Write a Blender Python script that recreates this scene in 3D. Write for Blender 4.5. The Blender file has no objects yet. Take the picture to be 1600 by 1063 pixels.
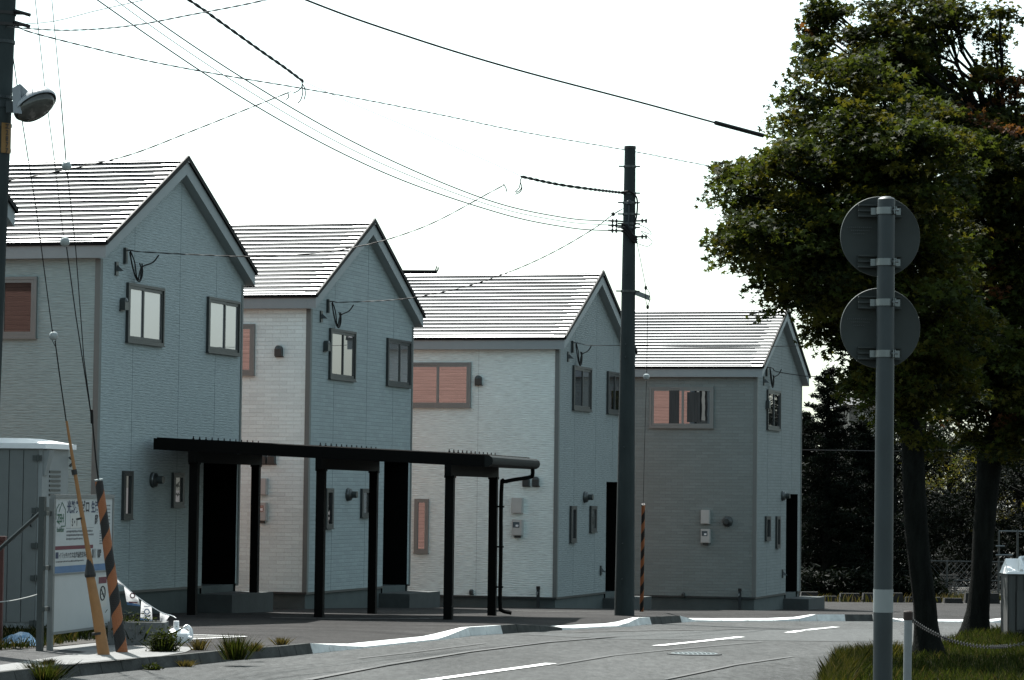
import bpy, bmesh, math, random
import numpy as np
from mathutils import Vector, Matrix
random.seed(7); RNG = np.random.default_rng(11)
R = math.radians
SC = bpy.context.scene
COL = SC.collection

# ------------------------------------------------------------------ camera
F = 4674.7; PIT = .05084; ROLL = .01236; CAMH = 1.7
cpi, spi, cr, sr = math.cos(PIT), math.sin(PIT), math.cos(ROLL), math.sin(ROLL)
FW = Vector((0, cpi, spi)); UP0 = Vector((0, -spi, cpi)); RT0 = Vector((1, 0, 0))
RT = RT0 * cr + UP0 * sr; UPV = UP0 * cr - RT0 * sr
CAM = Vector((0, 0, CAMH))
cd = bpy.data.cameras.new('camera'); cam = bpy.data.objects.new('camera', cd); COL.objects.link(cam)
cam.matrix_world = Matrix(((RT.x, UPV.x, -FW.x, 0), (RT.y, UPV.y, -FW.y, 0), (RT.z, UPV.z, -FW.z, CAMH), (0, 0, 0, 1)))
cd.sensor_width = 36; cd.lens = 36 * F / 1600; cd.clip_start = .5; cd.clip_end = 6000
SC.camera = cam

def ray(px, py):
    d = FW * F + RT * (px - 800) + UPV * (531.5 - py)
    return d / d.y
def at(px, py, Y): return CAM + ray(px, py) * Y
def onplane(px, py, p0, n):
    d = ray(px, py); return CAM + d * ((p0 - CAM).dot(n) / d.dot(n))
KN = [(0, -1.62), (20, -1.72), (35, -1.92), (45, -2.03), (49, -2.07), (53, -2.17), (57, -2.25), (64.4, -2.47), (72.6, -2.81),
      (85, -3.05), (120, -3.2), (5000, -3.2)]
def T(Y):
    for (a, za), (b, zb) in zip(KN, KN[1:]):
        if Y <= b: return CAMH + za + (zb - za) * (Y - a) / (b - a)
    return CAMH - 3.2
def ground(px, py, off=0.):
    d = ray(px, py); lo, hi = 8., 900.
    for _ in range(50):
        m = (lo + hi) / 2
        if CAMH + d.z * m > T(m) + off: lo = m
        else: hi = m
    return Vector((d.x * lo, lo, T(lo) + off))
ROADZ = -.12

# ------------------------------------------------------------------ materials
def newmat(name):
    m = bpy.data.materials.new(name); m.use_nodes = True
    nt = m.node_tree; b = nt.nodes['Principled BSDF']; return m, nt, b
def coords(nt, scale=(1, 1, 1), kind='Object'):
    tc = nt.nodes.new('ShaderNodeTexCoord'); mp = nt.nodes.new('ShaderNodeMapping')
    mp.inputs['Scale'].default_value = scale
    nt.links.new(tc.outputs[kind], mp.inputs['Vector']); return mp.outputs['Vector']
def noise(nt, vec, s, det=4, rough=.6):
    n = nt.nodes.new('ShaderNodeTexNoise'); n.inputs['Scale'].default_value = s
    n.inputs['Detail'].default_value = det; n.inputs['Roughness'].default_value = rough
    nt.links.new(vec, n.inputs['Vector']); return n.outputs['Fac']
def ramp(nt, fac, stops):
    r = nt.nodes.new('ShaderNodeValToRGB'); e = r.color_ramp.elements
    while len(e) < len(stops): e.new(.5)
    for k, (p, c) in enumerate(stops):
        e[k].position = p; e[k].color = (*c, 1) if len(c) == 3 else c
    nt.links.new(fac, r.inputs['Fac']); return r.outputs['Color']
def bump(nt, h, b, st, dist):
    n = nt.nodes.new('ShaderNodeBump'); n.inputs['Strength'].default_value = st; n.inputs['Distance'].default_value = dist
    nt.links.new(h, n.inputs['Height']); nt.links.new(n.outputs['Normal'], b.inputs['Normal']); return n
def mixc(nt, f, a, b, mode='MIX'):
    m = nt.nodes.new('ShaderNodeMix'); m.data_type = 'RGBA'; m.blend_type = mode
    for s, v in ((0, f), (6, a), (7, b)):
        if hasattr(v, 'is_linked'): nt.links.new(v, m.inputs[s])
        else: m.inputs[s].default_value = v if s == 0 else (*v, 1)
    return m.outputs[2]
def sc(c, k): return tuple(x * k for x in c)
BRIGHT = {'kerb_new_concrete', 'white_plastic', 'road_paint', 'porcelain', 'print_blue'}
def plain(name, c, rough=.6, metal=0., var=.12, scale=6, bmp=0., spec=.5, stretch=(1, 1, 1)):
    if name not in BRIGHT: c = sc(c, .5)
    m, nt, b = newmat(name); v = coords(nt, stretch)
    f = noise(nt, v, scale, 5)
    nt.links.new(ramp(nt, f, [(.25, sc(c, 1 - var)), (.75, sc(c, 1 + var))]), b.inputs['Base Color'])
    b.inputs['Roughness'].default_value = rough; b.inputs['Metallic'].default_value = metal
    b.inputs['Specular IOR Level'].default_value = spec
    if bmp: bump(nt, noise(nt, v, scale * 6, 3), b, .6, bmp)
    return m
def siding(name, c):
    m, nt, b = newmat(name)
    v = coords(nt, (3.0, 3.0, 40)); f1 = noise(nt, v, 1.6, 4, .6)
    v2 = coords(nt, (1, 1, 1)); f2 = noise(nt, v2, 1.1, 4)
    w = nt.nodes.new('ShaderNodeTexWave'); w.wave_type = 'BANDS'; w.bands_direction = 'Z'; w.inputs['Scale'].default_value = 6.6
    w.inputs['Distortion'].default_value = .5; w.inputs['Detail'].default_value = 1; w.inputs['Detail Scale'].default_value = .6
    nt.links.new(v2, w.inputs['Vector'])
    col = ramp(nt, f1, [(.3, sc(c, .80)), (.5, c), (.68, sc(c, 1.17))])
    col = mixc(nt, .6, col, ramp(nt, f2, [(.3, (.88, .88, .88)), (.7, (1, 1, 1))]), 'MULTIPLY')
    nt.links.new(col, b.inputs['Base Color']); b.inputs['Roughness'].default_value = .7
    ad = nt.nodes.new('ShaderNodeMath'); ad.operation = 'MULTIPLY_ADD'; nt.links.new(f1, ad.inputs[0]); ad.inputs[1].default_value = 1.3
    mu = nt.nodes.new('ShaderNodeMath'); mu.operation = 'MULTIPLY'; nt.links.new(w.outputs['Fac'], mu.inputs[0]); mu.inputs[1].default_value = .16
    nt.links.new(mu.outputs[0], ad.inputs[2])
    bump(nt, ad.outputs[0], b, .9, .02)
    return m
def bricky(name, c):
    m, nt, b = newmat(name)
    tc = nt.nodes.new('ShaderNodeTexCoord'); sx = nt.nodes.new('ShaderNodeSeparateXYZ'); nt.links.new(tc.outputs['Object'], sx.inputs[0])
    ad = nt.nodes.new('ShaderNodeMath'); nt.links.new(sx.outputs[0], ad.inputs[0]); nt.links.new(sx.outputs[1], ad.inputs[1])
    cb = nt.nodes.new('ShaderNodeCombineXYZ'); nt.links.new(ad.outputs[0], cb.inputs[0]); nt.links.new(sx.outputs[2], cb.inputs[1])
    br = nt.nodes.new('ShaderNodeTexBrick'); br.inputs['Scale'].default_value = 1; br.inputs['Brick Width'].default_value = .3
    br.inputs['Row Height'].default_value = .075; br.inputs['Mortar Size'].default_value = .006; br.inputs['Mortar Smooth'].default_value = .6
    br.inputs['Color1'].default_value = (*sc(c, .93), 1); br.inputs['Color2'].default_value = (*sc(c, 1.07), 1)
    br.inputs['Mortar'].default_value = (*sc(c, .86), 1); nt.links.new(cb.outputs[0], br.inputs['Vector'])
    f2 = noise(nt, coords(nt), 30, 4); f3 = noise(nt, coords(nt), 1.1, 4)
    col = mixc(nt, .7, br.outputs['Color'], ramp(nt, f2, [(.3, (.84, .84, .84)), (.7, (1, 1, 1))]), 'MULTIPLY')
    col = mixc(nt, .6, col, ramp(nt, f3, [(.3, (.88, .88, .88)), (.7, (1, 1, 1))]), 'MULTIPLY')
    nt.links.new(col, b.inputs['Base Color']); b.inputs['Roughness'].default_value = .7
    mu = nt.nodes.new('ShaderNodeMath'); mu.operation = 'MULTIPLY_ADD'; nt.links.new(br.outputs['Fac'], mu.inputs[0]); mu.inputs[1].default_value = -1.
    nt.links.new(f2, mu.inputs[2]); bump(nt, mu.outputs[0], b, .6, .014)
    return m
def glass(name, c, base=.3):
    m, nt, b = newmat(name)
    b.inputs['Base Color'].default_value = (*c, 1); b.inputs['Roughness'].default_value = .9; b.inputs['Specular IOR Level'].default_value = 0
    g = nt.nodes.new('ShaderNodeBsdfGlossy'); g.inputs['Roughness'].default_value = .01; g.inputs['Color'].default_value = (.93, .90, .95, 1)
    fr = nt.nodes.new('ShaderNodeFresnel'); fr.inputs['IOR'].default_value = 1.5
    ma = nt.nodes.new('ShaderNodeMath'); ma.operation = 'ADD'; ma.use_clamp = True; ma.inputs[1].default_value = base; nt.links.new(fr.outputs[0], ma.inputs[0])
    mx = nt.nodes.new('ShaderNodeMixShader'); nt.links.new(ma.outputs[0], mx.inputs[0]); nt.links.new(b.outputs[0], mx.inputs[1]); nt.links.new(g.outputs[0], mx.inputs[2])
    out = [n for n in nt.nodes if n.type == 'OUTPUT_MATERIAL'][0]; nt.links.new(mx.outputs[0], out.inputs['Surface'])
    bn = nt.nodes.new('ShaderNodeBump'); bn.inputs['Strength'].default_value = .05; bn.inputs['Distance'].default_value = .01
    nt.links.new(noise(nt, coords(nt), 2.2, 2), bn.inputs['Height']); nt.links.new(bn.outputs['Normal'], g.inputs['Normal'])
    return m
def leafmat(name, c, tr=.43, spec=.05):
    m, nt, b = newmat(name); f = noise(nt, coords(nt), 2.5, 3)
    col = ramp(nt, f, [(.3, sc(c, .7)), (.7, sc(c, 1.25))]); nt.links.new(col, b.inputs['Base Color'])
    b.inputs['Roughness'].default_value = .6; b.inputs['Specular IOR Level'].default_value = spec
    t = nt.nodes.new('ShaderNodeBsdfTranslucent'); nt.links.new(mixc(nt, 1., col, ((1.5, 1.35, .55) if c[2] < c[0] * .7 or c[2] < .03 else (1, 1, 1)), "MULTIPLY"), t.inputs['Color'])
    mx = nt.nodes.new('ShaderNodeMixShader'); mx.inputs[0].default_value = tr
    nt.links.new(b.outputs[0], mx.inputs[1]); nt.links.new(t.outputs[0], mx.inputs[2])
    out = [n for n in nt.nodes if n.type == 'OUTPUT_MATERIAL'][0]; nt.links.new(mx.outputs[0], out.inputs['Surface'])
    return m
def asphalt(name, c, grain=.25, streak=False, patch=.15):
    m, nt, b = newmat(name); v = coords(nt)
    g = noise(nt, v, 45, 3, .75); big = noise(nt, coords(nt, (1, .3, 1)), .5, 6, .65); mid = noise(nt, coords(nt, (1, .22, 1)), 9, 4, .7)
    vo = nt.nodes.new('ShaderNodeTexVoronoi'); vo.inputs['Scale'].default_value = 16; nt.links.new(coords(nt, (1, .3, 1)), vo.inputs['Vector'])
    col = ramp(nt, g, [(.3, sc(c, 1 - grain)), (.7, sc(c, 1 + grain))])
    col = mixc(nt, 1., col, ramp(nt, big, [(.32, (1 - patch * 1.3,) * 3), (.5, (1, 1, 1)), (.68, (1 + patch * 1.3,) * 3)]), 'MULTIPLY')
    col = mixc(nt, 1., col, ramp(nt, mid, [(.28, (1 - grain * .75,) * 3), (.72, (1 + grain * .75,) * 3)]), 'MULTIPLY')
    col = mixc(nt, .6, col, ramp(nt, vo.outputs['Distance'], [(.0, (1.45, 1.45, 1.45)), (.2, (1, 1, 1)), (1, (.75, .75, .75))]), 'MULTIPLY')
    if streak:
        s = noise(nt, coords(nt, (.16, 1.1, 1)), 1.6, 7, .75)
        col = mixc(nt, 1., col, ramp(nt, s, [(.3, (.48, .47, .47)), (.5, (.95, .94, .94)), (.7, (1.5, 1.47, 1.46))]), 'MULTIPLY')
    nt.links.new(col, b.inputs['Base Color']); b.inputs['Roughness'].default_value = .9; b.inputs['Specular IOR Level'].default_value = .12
    bump(nt, g, b, .7, .012); return m

M = {}
M['sid1'] = siding('siding_grey', (.318, .383, .392)); M['sid1f'] = siding('siding_grey_front', (.305, .40, .40))
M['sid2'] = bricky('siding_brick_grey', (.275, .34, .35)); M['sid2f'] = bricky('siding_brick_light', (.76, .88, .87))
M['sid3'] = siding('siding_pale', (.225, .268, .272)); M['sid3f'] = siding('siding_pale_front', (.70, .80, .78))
M['sid4'] = bricky('siding_brick_slate', (.175, .21, .212)); M['sid4f'] = bricky('siding_taupe', (.185, .222, .216))
def orange():
    m, nt, b = newmat('siding_terracotta'); f = noise(nt, coords(nt, (.8, .8, 18)), 1.4, 3); c = (.50, .30, .245)
    w = nt.nodes.new('ShaderNodeTexWave'); w.wave_type = 'BANDS'; w.bands_direction = 'Z'; w.wave_profile = 'SAW'; w.inputs['Scale'].default_value = 3.8; w.inputs['Distortion'].default_value = .25
    nt.links.new(coords(nt), w.inputs['Vector'])
    col = mixc(nt, 1., ramp(nt, f, [(.3, sc(c, .8)), (.6, c), (.75, sc(c, 1.2))]), ramp(nt, w.outputs['Fac'], [(0, (.35, .35, .35)), (.2, (1, 1, 1)), (.85, (1, 1, 1)), (1, (1.15, 1.15, 1.15))]), 'MULTIPLY')
    nt.links.new(col, b.inputs['Base Color']); b.inputs['Roughness'].default_value = .8; bump(nt, w.outputs['Fac'], b, .6, .03); return m
M['sidR'] = orange()
def roofmat():
    m, nt, b = newmat('roof_metal'); f = noise(nt, coords(nt, (5, .28, 5)), 2.2, 5, .65)
    nt.links.new(ramp(nt, f, [(.3, (.30, .31, .315)), (.7, (.46, .47, .475))]), b.inputs['Base Color'])
    mr = nt.nodes.new('ShaderNodeMapRange'); mr.inputs[1].default_value = .3; mr.inputs[2].default_value = .7; mr.inputs[3].default_value = .40; mr.inputs[4].default_value = .66; nt.links.new(f, mr.inputs[0]); nt.links.new(mr.outputs[0], b.inputs['Roughness'])
    b.inputs['Metallic'].default_value = .75; b.inputs['Specular IOR Level'].default_value = .8
    return m
M['roof'] = roofmat()
M['gap_shade_and_edge'] = plain('roof_edge', (.008, .009, .010), .6, spec=.1)  # black roof trim; course risers reuse it as painted gap shadow
M['rib_shade'] = plain('rib_riser_shade', (.30, .31, .315), .7, var=.3, scale=2, stretch=(1, .4, 1))  # grey tone painted in for the shaded front of the roof ribs
M['fascia'] = plain('fascia_paint', (.46, .53, .545), .6, var=.04)
M['found'] = plain('foundation_concrete', (.11, .145, .145), .85, var=.15, scale=2.5, bmp=.01)
M['conc'] = plain('concrete', (.22, .235, .235), .85, var=.2, scale=3, bmp=.01)
M['kerb'] = plain('kerb_concrete', (.115, .12, .115), .95, spec=.1, var=.4, scale=5, bmp=.02)
M['kerbw'] = plain('kerb_new_concrete', (.56, .58, .57), .85, var=.28, scale=4, bmp=.008)
M['pave'] = plain('paving_concrete', (.27, .275, .27), .9, var=.2, scale=3, bmp=.01)
M['trim'] = plain('corner_trim', (.25, .285, .275), .6, var=.05)
M['joint'] = plain('joint_sealant', (.44, .54, .55), .8, var=.05)
M['frame'] = plain('window_frame', (.07, .082, .082), .45, metal=.3, var=.05)
M['framel'] = plain('window_frame_front', (.36, .40, .39), .45, metal=.3, var=.05)
M['glassd'] = glass('glass_dark', (.012, .014, .014), .22)
M['glassm'] = glass('glass_mid', (.10, .105, .10), .16)
M['glassw'] = glass('glass_curtain', (.30, .31, .32), .26)
M['glassr'] = glass('glass_front', (.012, .012, .012), .38)
M['glassb'] = glass('glass_brown', (.016, .011, .009), .06)
M['step'] = plain('step_concrete', (.085, .10, .10), .9, var=.2, scale=3, bmp=.01)
M['curt'] = plain('curtain', (.09, .10, .10), .9, var=.3, scale=9, stretch=(3, 3, .1))
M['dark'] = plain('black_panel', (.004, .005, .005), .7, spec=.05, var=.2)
M['door'] = plain('door_dark', (.012, .014, .013), .5, var=.3, scale=3, stretch=(1, 1, .1))
M['boxw'] = plain('meter_plastic', (.80, .82, .79), .5, var=.05)
M['hood'] = plain('vent_grey', (.095, .112, .112), .4, metal=.4, var=.1)
M['alu'] = plain('aluminium', (.26, .29, .295), .35, metal=.7, var=.1)
M['wire'] = plain('cable_black', (.008, .009, .009), .6, spec=.2)
M['wireg'] = plain('cable_grey', (.10, .105, .105), .5, spec=.3)
M['carport'] = plain('carport_black', (.004, .005, .005), .6, var=.2, spec=.06)
M['gutter'] = plain('gutter_dark', (.02, .025, .025), .65, var=.1, spec=.08)
M['pole'] = plain('pole_concrete', (.056, .073, .075), .9, spec=.15, var=.28, scale=3, bmp=.01, stretch=(1, 1, .3))
M['steel'] = plain('galvanised', (.045, .062, .068), .55, metal=.3, var=.25, scale=5, stretch=(1, 1, .4))
M['signb'] = plain('sign_back', (.07, .083, .08), .6, metal=.1, spec=.2, var=.12, scale=4)
M['postw'] = plain('post_white', (.30, .33, .34), .6, var=.15, scale=8)
M['band'] = plain('band_reflective', (.36, .40, .40), .6, var=.05)
M['porc'] = plain('porcelain', (.25, .28, .28), .15, var=.05)
M['lamp'] = plain('lamp_housing', (.38, .42, .45), .4, var=.06)
M['lens'] = plain('lamp_lens', (.10, .105, .095), .12, var=.3, scale=20)
M['bark'] = plain('bark', (.014, .016, .014), .95, spec=.05, var=.5, scale=7, bmp=.05, stretch=(2, 2, .4))
M['board'] = plain('board_white', (.70, .76, .78), .5, var=.03)
M['cabin'] = plain('cabin_grey', (.27, .295, .29), .6, var=.06)
M['cabinl'] = plain('cabin_light', (.42, .46, .465), .6, var=.05)
M['white'] = plain('white_plastic', (.74, .76, .77), .5, var=.04)
M['cloth'] = leafmat('flag_cloth', (.55, .56, .57), .6)
M['blue'] = plain('print_blue', (.05, .12, .24), .6); M['ink'] = plain('print_ink', (.02, .025, .035), .7)
M['navy'] = plain('print_navy', (.03, .05, .13), .7); M['green'] = plain('print_green', (.03, .16, .09), .7)
M['maroon'] = plain('print_maroon', (.20, .025, .05), .7); M['greytxt'] = plain('print_grey', (.16, .17, .18), .7)
M['yellow'] = plain('guard_yellow', (.46, .215, .065), .6, var=.12, scale=9)
M['orangeg'] = plain('guard_orange', (.50, .17, .055), .6, var=.1, scale=9)
M['black'] = plain('guard_black', (.007, .007, .007), .6)
M['rust'] = plain('red_post', (.10, .022, .014), .7, var=.3)
M['capr'] = plain('rusted_cap', (.035, .018, .012), .8, var=.5, scale=20)
M['plate'] = plain('plate_yellow', (.33, .17, .03), .6)
M['tarp'] = plain('tarp_blue', (.10, .30, .55), .45, var=.25, scale=9)
M['road'] = asphalt('asphalt_road', (.058, .0605, .06), .42)
M['roadl'] = asphalt('asphalt_patch', (.07, .074, .074), .2, patch=.08)
M['roadd'] = asphalt('asphalt_coarse', (.051, .0535, .053), .6)
M['lot'] = asphalt('asphalt_lot', (.024, .0235, .023), .3, True)
M['walk'] = asphalt('asphalt_walk', (.055, .056, .056), .4)
M['tar'] = plain('tar', (.07, .073, .073), .8, var=.3)
M['paint'] = plain('road_paint', (.68, .69, .68), .8, var=.12, scale=14)
M['gravel'] = asphalt('gravel', (.11, .11, .105), .6)
M['soil'] = plain('soil', (.045, .04, .032), .95, var=.4, scale=3, bmp=.03)
M['parkg'] = plain('park_ground', (.16, .155, .145), .95, var=.25, scale=.8)
M['lf1'] = leafmat('leaf_green', (.028, .040, .011)); M['lf2'] = leafmat('leaf_olive', (.042, .044, .010))
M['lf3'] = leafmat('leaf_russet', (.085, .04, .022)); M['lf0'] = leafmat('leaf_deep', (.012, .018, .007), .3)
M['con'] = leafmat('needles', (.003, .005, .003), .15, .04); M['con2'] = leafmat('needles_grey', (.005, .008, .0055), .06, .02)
M['yel'] = leafmat('leaf_yellow', (.10, .09, .02))
M['grass'] = leafmat('grass_blade', (.012, .018, .005)); M['dry'] = leafmat('grass_dry', (.09, .075, .035), .2)
M['stone'] = plain('stone_wall', (.014, .016, .015), .95, var=.5, scale=3, bmp=.05)
M['wood'] = plain('wood_grey', (.10, .095, .085), .8, var=.2)
M['shingle'] = plain('far_roof', (.10, .105, .11), .7, var=.15); M['farwall'] = plain('far_wall', (.24, .22, .19), .8)
M['cabst'] = plain('cabinet_concrete', (.085, .092, .088), .8, var=.25, scale=4, stretch=(4, 4, .4))

# ------------------------------------------------------------------ mesh tools
def tag(o, label=None, cat=None, group=None, kind=None):
    if label: o['label'] = label
    if cat: o['category'] = cat
    if group: o['group'] = group
    if kind: o['kind'] = kind
    return o
ROOTS = {}
def empty(name, loc, rz=0., label=None, cat=None, group=None):
    o = bpy.data.objects.new(name, None); COL.objects.link(o); o.location = loc; o.rotation_euler = (0, 0, rz); o.empty_display_size = .2
    ROOTS[o] = Matrix.Translation(Vector(loc)) @ Matrix.Rotation(rz, 4, 'Z')
    return tag(o, label, cat, group)
class MB:
    def __init__(s): s.v = []; s.f = []; s.mi = []
    def add(s, vs, fs, mi=0):
        n = len(s.v); s.v += [tuple(v) for v in vs]; s.f += [[i + n for i in f] for f in fs]; s.mi += [mi] * len(fs); return s
    def hexa(s, p, mi=0):   # p: 8 points bottom 4 then top 4
        return s.add(p, [(3, 2, 1, 0), (4, 5, 6, 7), (0, 1, 5, 4), (1, 2, 6, 5), (2, 3, 7, 6), (3, 0, 4, 7)], mi)
    def box(s, a, b, mi=0):
        (x0, y0, z0), (x1, y1, z1) = a, b
        return s.hexa([(x0, y0, z0), (x1, y0, z0), (x1, y1, z0), (x0, y1, z0), (x0, y0, z1), (x1, y0, z1), (x1, y1, z1), (x0, y1, z1)], mi)
    def obox(s, c, ax, ay, az, mi=0):  # centre, half-axis vectors
        c, ax, ay, az = map(Vector, (c, ax, ay, az))
        return s.hexa([c - ax - ay - az, c + ax - ay - az, c + ax + ay - az, c - ax + ay - az, c - ax - ay + az, c + ax - ay + az, c + ax + ay + az, c - ax + ay + az], mi)
    def tube(s, pts, rad, n=6, cap=True, mi=0):
        pts = [Vector(p) for p in pts]; k = len(pts)
        if not hasattr(rad, '__len__'): rad = [rad] * k
        t0 = (pts[1] - pts[0]).normalized(); ref = Vector((0, 0, 1)) if abs(t0.z) < .9 else Vector((1, 0, 0))
        nx = t0.cross(ref).normalized(); vs = []
        for i, p in enumerate(pts):
            t = (pts[min(i + 1, k - 1)] - pts[max(i - 1, 0)]).normalized()
            nx = (nx - t * nx.dot(t)).normalized(); ny = t.cross(nx)
            for j in range(n):
                a = 2 * math.pi * j / n; vs.append(p + (nx * math.cos(a) + ny * math.sin(a)) * rad[i])
        fs = [(i * n + j, i * n + (j + 1) % n, (i + 1) * n + (j + 1) % n, (i + 1) * n + j) for i in range(k - 1) for j in range(n)]
        if cap: fs += [tuple(range(n - 1, -1, -1)), tuple((k - 1) * n + j for j in range(n))]
        return s.add(vs, fs, mi)
    def lathe(s, c, axis, prof, n=16, mi=0):   # prof [(r, h)]
        c = Vector(c); axis = Vector(axis).normalized(); return s.tube([c + axis * h for r, h in prof], [max(r, 1e-4) for r, h in prof], n, True, mi) if False else s._lathe(c, axis, prof, n, mi)
    def _lathe(s, c, ax, prof, n, mi):
        ref = Vector((0, 0, 1)) if abs(ax.z) < .9 else Vector((1, 0, 0)); nx = ax.cross(ref).normalized(); ny = ax.cross(nx); vs = []
        for r, h in prof:
            for j in range(n):
                a = 2 * math.pi * j / n; vs.append(c + ax * h + (nx * math.cos(a) + ny * math.sin(a)) * max(r, 1e-4))
        k = len(prof); fs = [(i * n + j, i * n + (j + 1) % n, (i + 1) * n + (j + 1) % n, (i + 1) * n + j) for i in range(k - 1) for j in range(n)]
        fs += [tuple(range(n - 1, -1, -1)), tuple((k - 1) * n + j for j in range(n))]
        return s.add(vs, fs, mi)
    def build(s, name, mats, parent=None, world=False, origin=None, smooth=False):
        me = bpy.data.meshes.new(name); V = [Vector(v) for v in s.v]
        if parent is not None and world:
            r = parent
            while r.parent: r = r.parent
            inv = ROOTS[r].inverted(); V = [inv @ v for v in V]
        if origin is not None: V = [v - Vector(origin) for v in V]
        me.from_pydata([tuple(v) for v in V], [], s.f); me.validate(); 
        bm = bmesh.new(); bm.from_mesh(me); bmesh.ops.recalc_face_normals(bm, faces=bm.faces); bm.to_mesh(me); bm.free()
        mats = mats if isinstance(mats, (list, tuple)) else [mats]
        for m in mats: me.materials.append(m)
        if len(mats) > 1 and len(me.polygons) == len(s.mi): me.polygons.foreach_set('material_index', s.mi)
        if smooth: me.polygons.foreach_set('use_smooth', [True] * len(me.polygons)); me.set_sharp_from_angle(angle=R(40))
        o = bpy.data.objects.new(name, me); COL.objects.link(o)
        if parent is not None: o.parent = parent
        if origin is not None: o.location = origin
        return o
def fast_mesh(name, V, nper, mats, mi, parent=None, origin=(0, 0, 0)):
    """V: (nfaces*nper,3) array, every face has its own nper vertices"""
    me = bpy.data.meshes.new(name); n = len(V); nf = n // nper
    V = V - np.array(origin)
    me.vertices.add(n); me.vertices.foreach_set('co', V.astype(np.float32).ravel())
    me.loops.add(n); me.loops.foreach_set('vertex_index', np.arange(n, dtype=np.int32))
    me.polygons.add(nf); me.polygons.foreach_set('loop_start', np.arange(0, n, nper, dtype=np.int32))
    for m in mats: me.materials.append(m)
    me.polygons.foreach_set('material_index', np.asarray(mi, dtype=np.int32))
    me.update(calc_edges=True); o = bpy.data.objects.new(name, me); COL.objects.link(o)
    if parent is not None: o.parent = parent
    else: o.location = origin
    return o
def catmull(pts, per=10):
    P = [Vector(p) for p in pts]; P = [P[0] * 2 - P[1]] + P + [P[-1] * 2 - P[-2]]; out = []
    for i in range(1, len(P) - 2):
        for k in range(per):
            t = k / per; a, b, c, d = P[i - 1:i + 3]
            out.append(.5 * ((2 * b) + (c - a) * t + (2 * a - 5 * b + 4 * c - d) * t * t + (3 * b - a - 3 * c + d) * t ** 3))
    return out + [P[-2]]
def copy_obj(o, parent, loc):
    c = o.copy(); COL.objects.link(c); c.parent = parent; c.location = loc; return c

# ------------------------------------------------------------------ ground sheets
def sheet(name, poly, mat, off, step=1., skirt=0., kind='structure', rough=0.):
    bm = bmesh.new(); vs = [bm.verts.new((p[0], p[1], 0)) for p in poly]; bm.faces.new(vs)
    y0, y1 = min(p[1] for p in poly), max(p[1] for p in poly)
    ys = [k[0] for k in KN if y0 < k[0] < y1]; y = math.ceil(y0)
    while y < y1 and y < 130: ys.append(y); y += step
    for y in sorted(set(ys)):
        bmesh.ops.bisect_plane(bm, geom=bm.verts[:] + bm.edges[:] + bm.faces[:], plane_co=(0, y, 0), plane_no=(0, 1, 0))
    bmesh.ops.triangulate(bm, faces=bm.faces[:])
    for v in bm.verts: v.co.z = T(v.co.y) + off
    if skirt:
        be = [e for e in bm.edges if e.is_boundary]
        r = bmesh.ops.extrude_edge_only(bm, edges=be)
        for g in r['geom']:
            if isinstance(g, bmesh.types.BMVert): g.co.z -= skirt
    bmesh.ops.recalc_face_normals(bm, faces=bm.faces[:])
    me = bpy.data.meshes.new(name); bm.to_mesh(me); bm.free(); me.materials.append(mat)
    o = bpy.data.objects.new(name, me); COL.objects.link(o)
    if kind: o['kind'] = kind
    return o
def pxpoly(pts, off=0.): return [ground(x, y, off) for x, y in pts]
def strip(pts, w, off):  # ribbon of constant px list -> world polygon with width in metres
    P = [ground(x, y, off) for x, y in pts]; L, Rr = [], []
    for i, p in enumerate(P):
        d = (P[min(i + 1, len(P) - 1)] - P[max(i - 1, 0)]); d.z = 0; d.normalize(); n = Vector((-d.y, d.x, 0))
        L.append(p + n * w / 2); Rr.append(p - n * w / 2)
    return L + Rr[::-1]

ys = [2, 10, 20, 30, 40, 50, 60, 70, 80, 84, 86, 90, 100, 120, 200, 600, 4000]
g = MB()
for a, b in zip(ys, ys[1:]):
    za, zb = [T(y) - (.35 if y < 85 else .01) for y in (a, b)]
    g.add([(-3000, a, za), (3000, a, za), (3000, b, zb), (-3000, b, zb)], [(0, 1, 2, 3)])
g.build('ground', M['parkg'])['kind'] = 'structure'
sheet('road', [(-70, 2), (70, 2), (70, 70), (-70, 70)], M['road'], ROADZ)

KP = [(-260, 1108), (-80, 1083), (94, 1060), (194, 1049), (281, 1042), (381, 1031), (440, 1027), (490, 1021.5), (570, 1013), (685, 1001), (737, 994), (811, 989), (880, 985),
      (985, 979.5), (1003, 977), (1066, 973), (1088, 971.5), (1250, 971), (1278, 971), (1365, 971), (1410, 972), (1550, 973), (1600, 973.5), (1760, 975)]
KW = [ground(x, y, ROADZ) for x, y in KP]
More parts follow.
